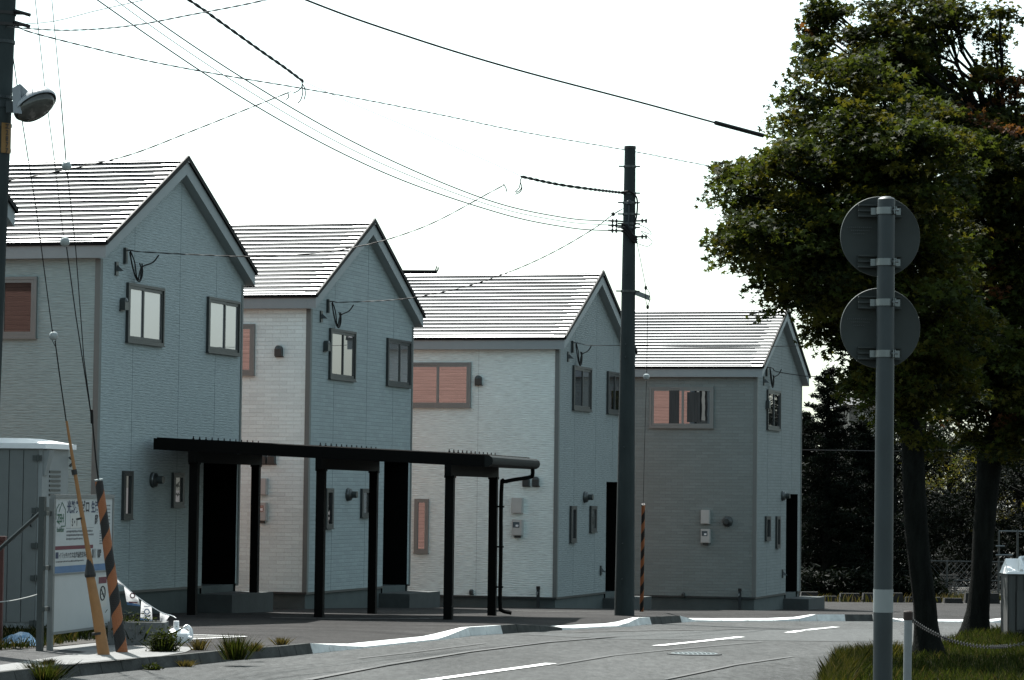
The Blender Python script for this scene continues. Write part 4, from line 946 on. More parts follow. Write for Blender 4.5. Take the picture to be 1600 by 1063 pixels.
m.build('house_mark', M['green'], up_panel, True)
txt('光熱費', .39 * sx, fz(.82), .155, M['navy'], 1.03); txt('ゼロ', .86 * sx, fz(.82), .16, M['ink'], 1.05); txt('生活', 1.23 * sx, fz(.82), .15, M['navy'], .9)
txt('S・T', .56 * sx, fz(.63), .125, M['ink'], .85); txt('邸', 1.36 * sx, fz(.655), .13, M['ink'])
m = MB(); bbox(m, .52 * sx, .85 * sx, fz(.60), fz(.79), .0205, .0215); m.build('name_strip', M['boxw'], up_panel, True)
m = MB(); bbox(m, .37 * sx, 1.33 * sx, fz(.597), fz(.602), .0205, .0212)
def greek(m, x0, x1, z, h=.028):
    x = x0
    while x < x1:
        w = random.uniform(.02, .045); bbox(m, x, min(x + w, x1), z + h * random.uniform(0, .2), z + h * random.uniform(.75, 1), .0205, .0214); x += w + .012
for z, x1 in ((.54, 1.30), (.49, 1.33), (.44, .95)): greek(m, .39 * sx, x1 * sx, fz(z))
for z in (.89, .84, .79, .74, .69, .64, .54, .505, .47, .435, .40, .365): greek(m, 1.55 * sx, 1.92 * sx, fz(z), .02)
greek(m, .05 * sx, 1.0 * sx, fz(.145), .022); m.build('fine_print', M['greytxt'], up_panel, True)
m = MB(); bbox(m, .04 * sx, .135 * sx, fz(.20), fz(.285), .0205, .0215); m.build('company_mark', M['navy'], up_panel, True)
txt('イゼッチハウス北海道株式会社', .15 * sx, fz(.205), .078, M['ink'], .95); txt('TEL.011', 1.13 * sx, fz(.185), .15, M['ink'], .62); txt('1008', 1.47 * sx, fz(.185), .14, M['ink'], .55); txt('http://', 1.72 * sx, fz(.19), .12, M['ink'], .68)
m = MB(); bbox(m, 1.52 * sx, 1.85 * sx, zm - .45, zm - .06, .0205, .022); nos = m.build('notice', M['boxw'], sbd, True); nos['label'] = 'no smoking notice'
m = MB(); bbox(m, 1.54 * sx, 1.83 * sx, zm - .16, zm - .08, .0225, .0232); m.build('notice_heading', M['maroon'], nos, True)
m = MB(); c = bp(1.69 * sx, zm - .28, .023)
P = [c + D * math.cos(t) * .095 + ZZ * math.sin(t) * .085 for t in [2 * math.pi * i / 20 for i in range(21)]]; m.tube(P, .009, 5); m.tube([c + D * .065 - ZZ * .06, c - D * .065 + ZZ * .06], .008, 5); m.tube([c - D * .05 - ZZ * .01, c + D * .05 - ZZ * .01], .006, 5); m.build('no_smoking_symbol', M['ink'], nos, True)
m = MB(); greek(m, 1.56 * sx, 1.81 * sx, zm - .425, .02); m.build('fine_print', M['greytxt'], nos, True)
# white loose sheet edge on the board top
# concrete trough
tb = ground(230, 1002); m = MB(); w0, w1 = at(168, 1000, 36.9), at(257, 1003, 36.9); z0, z1 = T(36.9) - .03, at(230, 972.5, 36.9).z
ct = empty('concrete_trough', (w0.x, 36.9, T(36.9)), 0, 'low grey concrete trough behind the two guard tubes', 'concrete block')
m.box((w0.x, 36.9, z0), (w1.x, 36.96, z1)); m.box((w0.x, 37.26, z0), (w1.x, 37.32, z1)); m.box((w0.x, 36.961, z0), (w1.x, 37.259, z1 - .16)); m.box((w1.x - .06, 36.961, z1 - .159), (w1.x - .001, 37.259, z1 - .002)); m.build('trough', M['conc'], ct, True)
# flag base
fy = 38.2; fb = at(278, 991, fy); fb.z = T(fy); k = fy / F
fbase = empty('flag_base', fb, 0, 'white plastic water-filled flag base lying on the asphalt', 'flag base')
m = MB(); hw = 19 * k
prof_ = [(1, .0), (1.04, .03), (1.04, .10), (.96, .12), (.55, .165), (.2, .175)]; V = []; n = 16
for s_, z in prof_:
    for j in range(n):
        a = 2 * math.pi * j / n; q = (abs(math.cos(a)) ** 4 + abs(math.sin(a)) ** 4) ** -.25
        V.append(fb + Vector((math.cos(a) * q * hw * s_, math.sin(a) * q * hw * s_, z)))
m.add(V, [(i * n + j, i * n + (j + 1) % n, (i + 1) * n + (j + 1) % n, (i + 1) * n + j) for i in range(5) for j in range(n)] + [tuple(range(n)), tuple(5 * n + j for j in range(n))]); m.build('tank', M['white'], fbase, True, smooth=True)
m = MB(); m.lathe(fb + Vector((-.02, -.03, .165)), ZZ, [(.038, 0), (.036, .10), (.03, .105)], 12); m.build('neck', M['white'], fbase, True, smooth=True)
m = MB(); m.tube(catmull([fb + Vector((.06, 0, .15)), fb + Vector((.11, .02, .2)), fb + Vector((.16, .02, .15)), fb + Vector((.17, .02, .05))], 5), .025, 8); m.build('handle', M['white'], fbase, True, smooth=True)
m = MB(); m.tube([fb + Vector((.13, -.1, .06)), fb + Vector((.19, -.12, .05))], .03, 8); m.build('plug', M['white'], fbase, True)
# bunting
bt = empty('bunting', at(177, 899, 37.3), 0, 'white and blue bunting flags on a cord between board and flag base', 'bunting')
Yb = lambda x: 37.3 + .9 * (x - 165) / 105
P = lambda x, y, dy=0: at(x, y, Yb(x) + dy)
m = MB(); m.tube(catmull([P(164, 884), P(177, 899), P(194, 915.5), P(216, 934), P(250, 956), P(268, 962), at(275, 966, 38.15)], 6), .006, 5); m.build('cord', M['white'], bt, True)
for n_, (q, stripe) in enumerate((([(176, 898), (193.5, 914.5), (189, 915.5), (175, 914)], 0), ([(193.5, 915), (215.5, 933.5), (219.5, 947.5), (198.7, 945.5)], 1), ([(220.8, 938), (236.7, 948), (238.5, 973), (219, 971)], 2), ([(250, 956), (265, 962), (257, 974), (250, 973.6)], 3))):
    m = MB(); N = 6; V = []
    for i in range(N + 1):
        for j in range(N + 1):
            u, v = i / N, j / N
            x = (q[0][0] * (1 - u) + q[1][0] * u) * (1 - v) + (q[3][0] * (1 - u) + q[2][0] * u) * v; y = (q[0][1] * (1 - u) + q[1][1] * u) * (1 - v) + (q[3][1] * (1 - u) + q[2][1] * u) * v
            V.append(P(x, y, .03 * v * math.sin(u * 5 + n_) + .02 * math.sin(v * 4)))
    id_ = lambda i, j: i * (N + 1) + j
    for i in range(N):
        for j in range(N): m.f.append([id_(i, j), id_(i + 1, j), id_(i + 1, j + 1), id_(i, j + 1)]); m.mi.append(1 if j == N - 1 and n_ < 3 else 0)
    m.v = V; fl = m.build('flag', [M['cloth'], M['blue']], bt, True)
    if n_ in (1, 2):
        m = MB(); cx, cy = ((207, 931), (229.5, 956))[n_ - 1]
        for i in range(10):
            t0, t1 = 2 * math.pi * i / 10, 2 * math.pi * (i + 1) / 10; ra, rb = ((2.6, 4.4), (3.0, 4.6))[n_ - 1]
            m.add([P(cx + math.cos(t) * r_, cy + math.sin(t) * r_ * 1.05, -.045) for t, r_ in ((t0, ra), (t1, ra), (t1, rb), (t0, rb))], [(0, 1, 2, 3)])
        for x0, x1, y0, y1 in ((((201, 215, 940, 942),), ((225, 234, 947, 948), (226, 234, 962, 963.5)))[n_ - 1]): m.add([P(x0, y0, -.045), P(x1, y0 + .8, -.045), P(x1, y1 + .8, -.045), P(x0, y1, -.045)], [(0, 1, 2, 3)])
        m.build('flag_mark', M['maroon'] if n_ == 1 else M['blue'], fl, True)
# red post and rope, tarp
rp = at(-1, 980, 36); rp.z = T(36); rpo = empty('red_post', rp, 0, 'dark red post at the left picture edge', 'post')
m = MB(); m.box((rp.x - .04, 35.96, rp.z - .1), (rp.x + .035, 36.04, at(0, 845, 36).z)); m.build('shaft', M['rust'], rpo, True)
m = MB(); m.box((rp.x - .06, 35.94, at(0, 844.9, 36).z), (rp.x + .06, 36.06, at(0, 838, 36).z)); m.build('top_plate', M['rust'], rpo, True)
m = MB(); m.tube(catmull([at(-2, 941, 35.97), at(20, 938.5, 35.8), at(45, 933, 35.5), at(62, 928, 35.3)], 6), .007, 5); tag(m.build('rope', M['boxw'], None, origin=at(0, 941, 36)), 'pale rope slack between the red post and board frame', 'rope')
tp = ground(32, 1010); m = MB(); N = 9; V = []
for i in range(N + 1):
    for j in range(N + 1):
        u, v = i / N - .5, j / N - .5; x = u * .55; y = v * .7
        V.append(tp + Vector((x, y, .03 + .13 * max(0, 1 - 3.2 * (u * u + v * v)) * (.6 + .6 * random.random()))))
m.v = V
for i in range(N):
    for j in range(N): m.f.append([i * (N + 1) + j, (i + 1) * (N + 1) + j, (i + 1) * (N + 1) + j + 1, i * (N + 1) + j + 1]); m.mi.append(0)
tag(m.build('plastic_sheet', M['tarp'], None, origin=tp), 'crumpled blue plastic sheet lying in the left grass', 'plastic sheet')
# manhole
mc = ground(1085, 1023, ROADZ); mh = empty('manhole_cover', mc, 0, 'round pale iron manhole cover in the road', 'manhole cover')
m = MB(); m.lathe(mc + ZZ * -.0, ZZ, [(.36, .0), (.36, .014), (.31, .016)], 32); m.build('rim', M['roadl'], mh, True)
m = MB(); m.lathe(mc + ZZ * .0, ZZ, [(.305, .0), (.305, .018), (.29, .02)], 32)
for i in range(-4, 5):
    for j in range(-4, 5):
        if i * i + j * j < 18: m.box((mc.x + i * .06 - .018, mc.y + j * .06 - .018, mc.z + .0201), (mc.x + i * .06 + .018, mc.y + j * .06 + .018, mc.z + .026))
m.build('lid', M['alu'], mh, True)
# concrete cabinet right edge
cy_ = 44.0; c0 = at(1574, 985, cy_); c0.z = T(cy_); top = at(1574, 897, cy_).z
cbn = empty('utility_cabinet', c0, 0, 'ribbed grey cabinet with sloping white top at the right edge', 'cabinet')
m = MB(); m.box((c0.x, cy_, c0.z - .1), (c0.x + 1.1, cy_ + .6, top))
for i in range(9): m.box((c0.x + .02 + i * .12, cy_ - .025, c0.z + .02), (c0.x + .02 + i * .12 + (.08 if i else .09), cy_ - .001, top - .03))
m.build('body', M['cabst'], cbn, True)
m = MB(); m.box((c0.x + .13, cy_ - .05, c0.z + .1), (c0.x + 1.05, cy_ - .0255, top - .25)); m.build('door', M['cabst'], cbn, True)
m = MB(); z2 = at(1574, 874, cy_).z; m.hexa([(c0.x - .02, cy_ - .05, top + .001), (c0.x + 1.12, cy_ - .05, top + .001), (c0.x + 1.12, cy_ + .62, top + .001), (c0.x - .02, cy_ + .62, top + .001), (c0.x + .0, cy_ - .04, top + .03), (c0.x + 1.1, cy_ - .04, top + .03), (c0.x + 1.1, cy_ + .6, z2), (c0.x + .07, cy_ + .6, z2)])
m.tube(catmull([(c0.x + .2, cy_ - .03, top + .05), (c0.x + .23, cy_ + .2, (top + z2) / 2 + .05), (c0.x + .3, cy_ + .6, z2 + .01), (c0.x + .5, cy_ + .4, z2 - .01)], 5), .03, 6); m.build('cover_sheet', M['white'], cbn, True)

# ------------------------------------------------------------------ vegetation
def unit(n):
    v = RNG.normal(size=(n, 3)); return v / np.linalg.norm(v, axis=1)[:, None]
STAR = []
for i in range(10):
    a = math.pi / 2 + math.pi * i / 5; rr = (1.0 if i % 2 == 0 else .42) * (1 if i != 5 else 1); STAR.append((math.cos(a) * rr, math.sin(a) * rr))
STAR = np.array(STAR)
def leaves(C, size, up_bias=1.1, shape=STAR):
    n = len(C); nr = unit(n); nr[:, 2] = np.abs(nr[:, 2]) * 1. + up_bias * RNG.random(n); nr /= np.linalg.norm(nr, axis=1)[:, None]
    ref = unit(n); t = np.cross(nr, ref); t /= np.linalg.norm(t, axis=1)[:, None]; b = np.cross(nr, t)
    s = size * RNG.uniform(.6, 1.25, n)
    k = len(shape); V = C[:, None, :] + (t[:, None, :] * shape[None, :, 0:1] + b[:, None, :] * shape[None, :, 1:2]) * s[:, None, None]
    rad = (shape ** 2).sum(1); V = V - nr[:, None, :] * (rad[None, :, None] * .18 * s[:, None, None])
    return V.reshape(-1, 3)
def sprays(center, rad, nspray, per, spread, flat):
    """leaf positions: flattish layered sprays near the surface of an ellipsoid"""
    d = unit(nspray); r = RNG.uniform(.3, 1., nspray) ** .6; sc_ = np.array(center)[None, :] + d * r[:, None] * np.array(rad)[None, :]
    out = d * np.array([1, 1, .25]); out /= np.linalg.norm(out, axis=1)[:, None] + 1e-6
    N = nspray * per; off = np.clip(RNG.normal(size=(nspray, per, 3)), -1.7, 1.7) * np.array([spread, spread, flat])
    droop = -(off * out[:, None, :]).sum(2) * .35
    off[:, :, 2] += droop
    return (sc_[:, None, :] + off).reshape(N, 3), np.repeat(np.arange(nspray), per), sc_
def branchy(mb, a, b, r0, r1, jig=.12, n=6):
    P = []; L = (b - a).length
    for i in range(n + 1):
        t = i / n; j = math.sin(t * math.pi) * jig * L; P.append(a.lerp(b, t) + Vector((random.uniform(-1, 1) * j * .5, random.uniform(-1, 1) * j * .5, random.uniform(-.2, .6) * j)))
    P[0] = a; P[-1] = b; mb.tube(P, [r0 + (r1 - r0) * i / n for i in range(n + 1)], 7, False); return P
def maple(label, base, tpts, forks, blobs, Yc, size, dens, mats, probs, group=None, russet=None, name='maple_tree', per=34):
    root = empty(name, base, 0, label, 'tree', group); tk = MB()
    tk.tube([p for p, r in tpts], [r for p, r in tpts], 16, True)
    C = []; SI = []; n0 = 0; MI = []
    for (px, py, pr, dy) in blobs:
        c = at(px, py, Yc + dy); r = pr * (Yc + dy) / F
        a = min(forks, key=lambda f: (f[0] - c).length)
        P = branchy(tk, a[0], c, a[1] * .55, .012, .10, 7)
        ns = max(5, int(dens * (r ** 2) * 10)); pts, si, scn = sprays(c, (r, r * 1.15, r * .92), ns, per, .155, .04)
        for q in scn[::3]:
            branchy(tk, P[random.randint(4, 6)], Vector(q), .012, .003, .1, 3)
        mi = RNG.choice(len(mats), size=ns, p=probs)
        if russet: 
            for s in range(ns):
                for (rx, ry, rrad, pm) in russet:
                    w = at(rx, ry, Yc + dy); 
                    if (Vector(scn[s]) - w).length < rrad and random.random() < pm: mi[s] = 2
        C.append(pts); MI.append(mi[si])
    C = np.concatenate(C); MI = np.concatenate(MI); fl = RNG.random(len(MI)) < .12; MI[fl] = RNG.integers(0, 2, fl.sum())
    tk.build('trunk', M['bark'], root, True, smooth=True)
    V = leaves(C, size); fast_mesh('crown', V, len(STAR), mats, MI, root, base)
    return root
T1Y = 36.3; b1 = ground(1448, 1026); T1Y = b1.y
tp1 = [(b1 - ZZ * .1 + Vector((.02, 0, 0)), .27), (at(1450, 1018, T1Y), .215), (at(1449, 1003, T1Y), .175), (at(1447, 978, T1Y), .15), (at(1445, 945, T1Y), .142), (at(1438, 890, T1Y), .138), (at(1432, 830, T1Y), .145), (at(1428, 760, T1Y), .142), (at(1426, 700, T1Y + .1), .138), (at(1420, 620, T1Y + .2), .13), (at(1410, 520, T1Y + .2), .11), (at(1412, 400, T1Y + .2), .08), (at(1420, 250, T1Y + .2), .05)]
fk1 = [(at(1420, 620, T1Y + .2), .12), (at(1410, 520, T1Y + .2), .11), (at(1412, 400, T1Y + .2), .09), (at(1423, 660, T1Y + .1), .11)]
B1 = [(1255, 180, 48), (1290, 128, 42), (1245, 140, 28), (1330, 230, 100), (1235, 275, 75), (1182, 285, 52), (1158, 303, 36), (1146, 275, 22), (1158, 352, 40), (1190, 370, 72), (1165, 405, 38), (1250, 380, 95), (1330, 340, 105), (1420, 250, 110), (1420, 390, 115), (1225, 440, 45), (1215, 478, 24), (1300, 440, 65), (1262, 465, 42), (1380, 480, 85), (1300, 520, 32), (1283, 512, 22), (1320, 548, 24), (1355, 592, 30), (1340, 608, 18), (1460, 500, 95), (1470, 585, 60), (1425, 655, 40), (1445, 690, 22), (1400, 570, 70), (1450, 600, 75), (1385, 640, 35), (1340, 170, 60), (1375, 120, 55)]
bl1 = []
for (x, y, r) in B1:
    bl1.append((x, y, r, random.uniform(-.5, .5)))
    if r > 60:
        for _ in range(2): bl1.append((x + random.uniform(-15, 15), y + random.uniform(-10, 20), r * .8, random.choice((-1, 1)) * random.uniform(.7, 1.6)))
LM = [M['lf1'], M['lf2'], M['lf3'], M['lf0']]
maple('maple tree on the verge behind the round signs, trunk nearest the road', b1, tp1, fk1, bl1, T1Y, .05, 7.6, LM, [.42, .30, .0, .28], 'maples on the grass verge', per=58)
b2 = ground(1522, 990); T2Y = b2.y
tp2 = [(b2 - ZZ * .1, .29), (at(1524, 984, T2Y), .225), (at(1528, 955, T2Y), .175), (at(1533, 900, T2Y), .155), (at(1537, 830, T2Y), .165), (at(1543, 760, T2Y), .175), (at(1546, 715, T2Y), .19), (at(1562, 660, T2Y), .14), (at(1572, 560, T2Y), .12), (at(1570, 400, T2Y), .10), (at(1560, 200, T2Y), .05)]
fk2 = [(at(1545, 715, T2Y), .17), (at(1566, 620, T2Y), .13), (at(1572, 500, T2Y), .12), (at(1568, 380, T2Y), .1), (at(1562, 230, T2Y), .08)]
B2 = [(1500, 205, 80), (1570, 175, 55), (1580, 260, 100), (1500, 330, 100), (1600, 380, 105), (1540, 450, 105), (1640, 480, 110), (1560, 560, 90), (1500, 590, 62), (1625, 600, 80), (1660, 250, 110), (1578, 632, 40), (1490, 650, 28), (1540, 640, 34), (1500, 560, 85), (1520, 690, 26), (1600, 680, 48), (1640, 620, 80), (1580, 690, 30),
      (1400, 70, 58), (1365, 35, 38), (1475, 45, 45), (1490, 15, 30), (1448, 110, 50), (1420, 20, 48), (1410, 130, 60), (1350, 90, 36), (1450, 180, 70), (1276, 30, 9), (1272, 70, 9), (1273, 105, 10), (1285, 12, 10), (1556, 55, 18), (1550, 92, 22), (1562, 20, 12), (1590, 140, 22), (1545, 128, 24), (1325, 60, 20), (1440, 60, 42), (1380, 110, 50), (1320, 110, 30), (1570, 215, 50), (1268, 85, 9), (1270, 50, 8), (1308, 20, 7)]
bl2 = []
for (x, y, r) in B2:
    bl2.append((x, y, r, random.uniform(-.6, .6)))
    if 22 < r <= 60: bl2.append((x + random.uniform(-9, 9), y + random.uniform(-8, 12), r * .9, random.choice((-1, 1)) * random.uniform(.3, .9)))
    if r > 60:
        for _ in range(2): bl2.append((x + random.uniform(-15, 15), y + random.uniform(-10, 20), r * .8, random.choice((-1, 1)) * random.uniform(.8, 1.9)))
maple('forked maple behind at the right, taller, with russet leaf tips', b2, tp2, fk2, bl2, T2Y, .056, 5.6, LM, [.42, .22, .02, .34], 'maples on the grass verge', [(1520, 150, .4, .3), (1500, 190, .45, .5), (1575, 165, .6, .35)], per=58)

QUAD = np.array([(-.5, -.12), (.5, -.12), (.65, .1), (-.4, .14)]); TRI = np.array([(-.07, 0), (.07, 0), (0, 1.)])
def conifer(label, base, h, rad, Yn=None, mats=None, group='dark trees behind the last house', name='conifer', nb=150, size=.13):
    root = empty(name, base, 0, label, 'tree', group); tk = MB(); tk.tube([base - ZZ * .2, base + ZZ * h * .6, base + ZZ * h * .97], [.16, .09, .015], 8)
    C = []
    for i in range(nb):
        t = (i + random.random()) / nb; z = h * (.08 + .9 * t); L = rad * (1 - t) ** .75 * random.uniform(.65, 1.15) + .12; a = random.random() * 2 * math.pi
        tip = base + Vector((math.cos(a) * L, math.sin(a) * L, z - .12 * L + random.uniform(-.1, .15) + (.35 * L if t > .6 else .1 * L)))
        st = base + ZZ * z; tk.tube([st, (st + tip) / 2 + ZZ * .03, tip], [.025, .015, .005], 4, False)
        m = int(30 + 90 * L); u = RNG.random(m) ** .7; p = np.array(st)[None] + (np.array(tip) - np.array(st))[None] * u[:, None] + RNG.normal(size=(m, 3)) * np.array([.12, .12, .07]) * (.5 + .8 * (1 - u[:, None])) * (.6 + L * .4)
        C.append(p)
    C = np.concatenate(C); tk.build('trunk', M['bark'], root, True); mats = mats or [M['con'], M['con2']]
    fast_mesh('crown', leaves(C, size, .3, QUAD), 4, mats, RNG.choice(len(mats), len(C)), root, base); return root
def bushy(label, base, h, rad, mats, group='dark trees behind the last house', name='broadleaf_tree', n=2600, size=.2, trunkh=.3, low=.12, cat='tree'):
    root = empty(name, base, 0, label, cat, group); tk = MB(); top = base + ZZ * h * .75
    tk.tube([base - ZZ * .2, base + ZZ * h * trunkh, top], [.03 * h, .022 * h, .008 * h], 8); C = []
    nb = 16
    for i in range(nb):
        a = 2 * math.pi * i / nb * 2.6; t = i / nb; z = h * (low + (1 - low) * .86 * t); L = rad * math.sin(math.pi * (.18 + .74 * t)) * .72; c = base + Vector((math.cos(a) * L, math.sin(a) * L, z)); r = rad * random.uniform(.34, .52)
        tk.tube([base + ZZ * min(z * .8, h * .7), c], [.012 * h, .003 * h], 5, False)
        pts, _, _ = sprays(c, (r, r, r * .8), max(4, n // nb // 14), 14, .16 * r / .6, .07 * r / .6); C.append(pts)
    C = np.concatenate(C); tk.build('trunk', M['bark'], root, True); fast_mesh('crown', leaves(C, size, .6, QUAD), 4, mats, RNG.choice(len(mats), len(C)), root, base); return root
def gb(px, Y): 
    d = ray(px, 800); return Vector((d.x * Y, Y, T(Y)))
def hpx(px, ytop, Y): return at(px, ytop, Y).z - T(Y)
for px, yt, Y, rd, lab in ((1292, 572, 92, 1.5, 'pointed conifer just right of the last house'), (1258, 640, 95, 1.3, 'lower conifer partly hidden by the last house'), (1345, 655, 94, 1.6, 'broad conifer left of the sign post')):
    b = gb(px, Y); conifer(lab, b, hpx(px, yt, Y), rd * 1.15, nb=190)
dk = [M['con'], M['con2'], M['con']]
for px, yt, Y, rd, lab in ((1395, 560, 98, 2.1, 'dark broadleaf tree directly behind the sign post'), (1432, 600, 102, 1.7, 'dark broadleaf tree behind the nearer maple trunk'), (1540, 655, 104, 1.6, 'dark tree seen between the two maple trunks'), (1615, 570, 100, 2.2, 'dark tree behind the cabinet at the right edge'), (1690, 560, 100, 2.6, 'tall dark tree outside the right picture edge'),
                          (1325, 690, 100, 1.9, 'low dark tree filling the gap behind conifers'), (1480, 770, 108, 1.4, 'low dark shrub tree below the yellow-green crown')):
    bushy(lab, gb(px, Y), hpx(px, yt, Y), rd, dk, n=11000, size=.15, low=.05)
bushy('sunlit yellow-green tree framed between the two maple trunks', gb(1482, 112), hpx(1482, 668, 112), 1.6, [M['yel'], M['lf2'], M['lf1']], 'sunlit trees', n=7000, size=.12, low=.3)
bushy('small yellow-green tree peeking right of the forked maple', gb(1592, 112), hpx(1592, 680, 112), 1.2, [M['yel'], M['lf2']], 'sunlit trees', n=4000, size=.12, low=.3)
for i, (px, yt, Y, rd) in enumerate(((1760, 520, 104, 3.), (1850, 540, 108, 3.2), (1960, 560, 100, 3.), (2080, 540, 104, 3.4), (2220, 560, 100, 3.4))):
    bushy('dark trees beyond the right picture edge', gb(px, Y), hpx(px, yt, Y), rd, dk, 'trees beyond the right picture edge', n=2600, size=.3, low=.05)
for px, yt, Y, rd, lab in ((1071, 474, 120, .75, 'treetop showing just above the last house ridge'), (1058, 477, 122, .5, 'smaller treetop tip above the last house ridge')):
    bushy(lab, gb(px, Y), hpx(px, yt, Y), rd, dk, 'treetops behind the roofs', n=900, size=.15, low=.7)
# far wood
C = []
for i in range(520):
    px = random.uniform(1240, 2300); Y = random.uniform(118, 135); h = hpx(px, random.uniform(650, 715), Y); z = random.uniform(0, h); d = ray(px, 800)
    C.append(np.array((d.x * Y, Y, T(Y) + z))[None] + RNG.normal(size=(34, 3)) * np.array([.8, .8, .5]))
C = np.concatenate(C); fw = fast_mesh('far_wood', leaves(C, .42, .5, QUAD), 4, dk, RNG.choice(3, len(C)), None, (0, 0, 0)); fw['kind'] = 'stuff'; tag(fw, 'dark far wood closing the view behind the trees', 'wood')
# hedge row in front of the dark trees and low stone wall
def hedge(label, pxs, Y, h, mats, n, nm='hedge'):
    C = []
    a, b = gb(pxs[0], Y), gb(pxs[1], Y)
    for i in range(n):
        t = random.random(); p = a.lerp(b, t); C.append(np.array((p.x, p.y + random.uniform(-.5, .5), p.z + random.uniform(.05, h * (.7 + .3 * math.sin(t * 31)))))[None] + RNG.normal(size=(16, 3)) * np.array([.16, .16, .1]))
    C = np.concatenate(C); o = fast_mesh(nm, leaves(C, .16, .5, QUAD), 4, mats, RNG.choice(len(mats), len(C)), None, tuple(a)); return tag(o, label, nm)
hedge('dark clipped hedge at the foot of the dark trees', (1255, 1372), 89.5, .85, dk, 420); hedge('dark hedge between the maple trunks and the yard fence', (1395, 1470), 90, .6, dk, 260)
sw0, sw1 = gb(1250, 87.6), gb(1720, 87.6); wall = empty('stone_wall', sw0, 0, 'low dark stone wall along the far side of the lot', 'wall'); m = MB(); x = sw0.x
while x < sw1.x:
    w = random.uniform(.35, .7); hh = random.uniform(.12, .30); yy_ = 87.6 + random.uniform(-.06, .06); m.hexa([(x, yy_ - .2, sw0.z - .2), (x + w, yy_ - .2, sw0.z - .2), (x + w, yy_ + .2, sw0.z - .2), (x, yy_ + .2, sw0.z - .2), (x + .05, yy_ - .14, sw0.z + hh), (x + w - .05, yy_ - .14, sw0.z + hh), (x + w - .04, yy_ + .15, sw0.z + hh), (x + .04, yy_ + .15, sw0.z + hh)]); x += w + .02
m.build('stones', M['stone'], wall, True)
# yard fence, bench, frame
def pipefence(label, px0, px1, Y, h, n):
    a, b = gb(px0, Y), gb(px1, Y); r = empty('chain_link_fence', a, 0, label, 'fence'); d = (b - a); L = d.length; d.normalize()
    for i in range(n + 1):
        p = a + d * L * i / n; MB().tube([p, p + ZZ * h], .03, 6).build('post', M['frame'], r, True)
    m = MB()
    for z in (h, h * .5, .1): m.tube([a + ZZ * z, b + ZZ * z], .022, 6)
    m.build('rail', M['frame'], r, True); m = MB(); k = int(L / .16)
    for i in range(k):
        x0 = L * i / k
        for s in (1, -1):
            x1 = x0 + s * h * .8; z1 = h
            if x1 < 0: z1 = h * x0 / (x0 - x1); x1 = 0
            if x1 > L: z1 = h * (L - x0) / (x1 - x0); x1 = L
            m.tube([a + d * x0 + ZZ * .05, a + d * x1 + ZZ * (z1 - .03)], .006, 4)
    m.build('mesh_wire', M['frame'], r, True)
pipefence('low chain-link fence around the yard behind the maples', 1440, 1640, 91, 1.15, 5)
fr = empty('pipe_frame', gb(1561, 95), 0, 'tall thin pipe frame with cross bars behind the cabinet', 'frame')
a, b = gb(1561, 95), gb(1612, 95); zt2 = at(1561, 830, 95).z
m = MB(); m.tube([a, Vector((a.x, a.y, zt2))], .03, 6); m.tube([gb(1590, 95), Vector((gb(1590, 95).x, 95, zt2 + .05))], .035, 6); m.tube([b, Vector((b.x, b.y, zt2))], .03, 6); m.build('upright', M['hood'], fr, True)
MB().tube([Vector((a.x, 95, zt2)), Vector((b.x, 95, zt2))], .025, 6).build('cross_bar', M['alu'], fr, True)
for y, x0, x1 in ((853.5, 1556, 1570), (867.5, 1556, 1582), (885, 1565, 1574)): MB().tube([at(x0, y, 94.9), at(x1, y, 94.9)], .03, 6).build('cross_bar', M['alu'], fr, True)
be = empty('bench', gb(1466, 92.5), 0, 'slatted wooden bench between the two maple trunks', 'bench'); m = MB()
for y in (899, 903.5, 907, 911, 915, 919): p0, p1 = at(1465, y, 92.5), at(1497, y, 92.5); m.box((p0.x, 92.4 - (915 - y) * .004, p0.z - .02), (p1.x, 92.5 - (915 - y) * .004, p0.z + .02))
m.build('slat', M['wood'], be, True); m = MB()
for x in (1472, 1492): p = gb(x, 92.6); m.tube([p, p + ZZ * .75], .04, 6)
m.build('leg', M['wood'], be, True)
# sunlit far lane sheets
sheet('far_lane', [(8.6, 87.9), (60, 87.9), (60, 88.8), (8.6, 88.8)], M['roadl'], .004); sheet('yard', [(10.5, 91.5), (60, 91.5), (60, 97), (10.5, 97)], M['roadl'], .006)
# distant house roof behind conifers
d0 = gb(1338, 128); fh = empty('distant_house', d0, 0, 'distant house with dark hipped roof between conifers and sign post', 'house'); e1, e2 = at(1312, 634, 128), at(1385, 634, 128); tz = at(1340, 614, 128).z
m = MB(); m.box((e1.x + .3, 127, d0.z), (e2.x - .3, 133, e1.z)); m.build('wall', M['farwall'], fh, True)
m = MB(); m.add([(e1.x, 126.6, e1.z + .001), (e2.x, 126.6, e1.z + .001), (e2.x, 133.4, e1.z + .001), (e1.x, 133.4, e1.z + .001), (e1.x + .5, 130, tz), (e2.x - .5, 130, tz)], [(0, 1, 5, 4), (1, 2, 5), (2, 3, 4, 5), (3, 0, 4), (3, 2, 1, 0)]); m.build('roof', M['shingle'], fh, True)
m = MB(); w0 = at(1340, 645, 126.97); m.box((w0.x, 126.95, w0.z - 1), (w0.x + 1.1, 126.99, w0.z)); m.build('window', M['glassm'], fh, True)
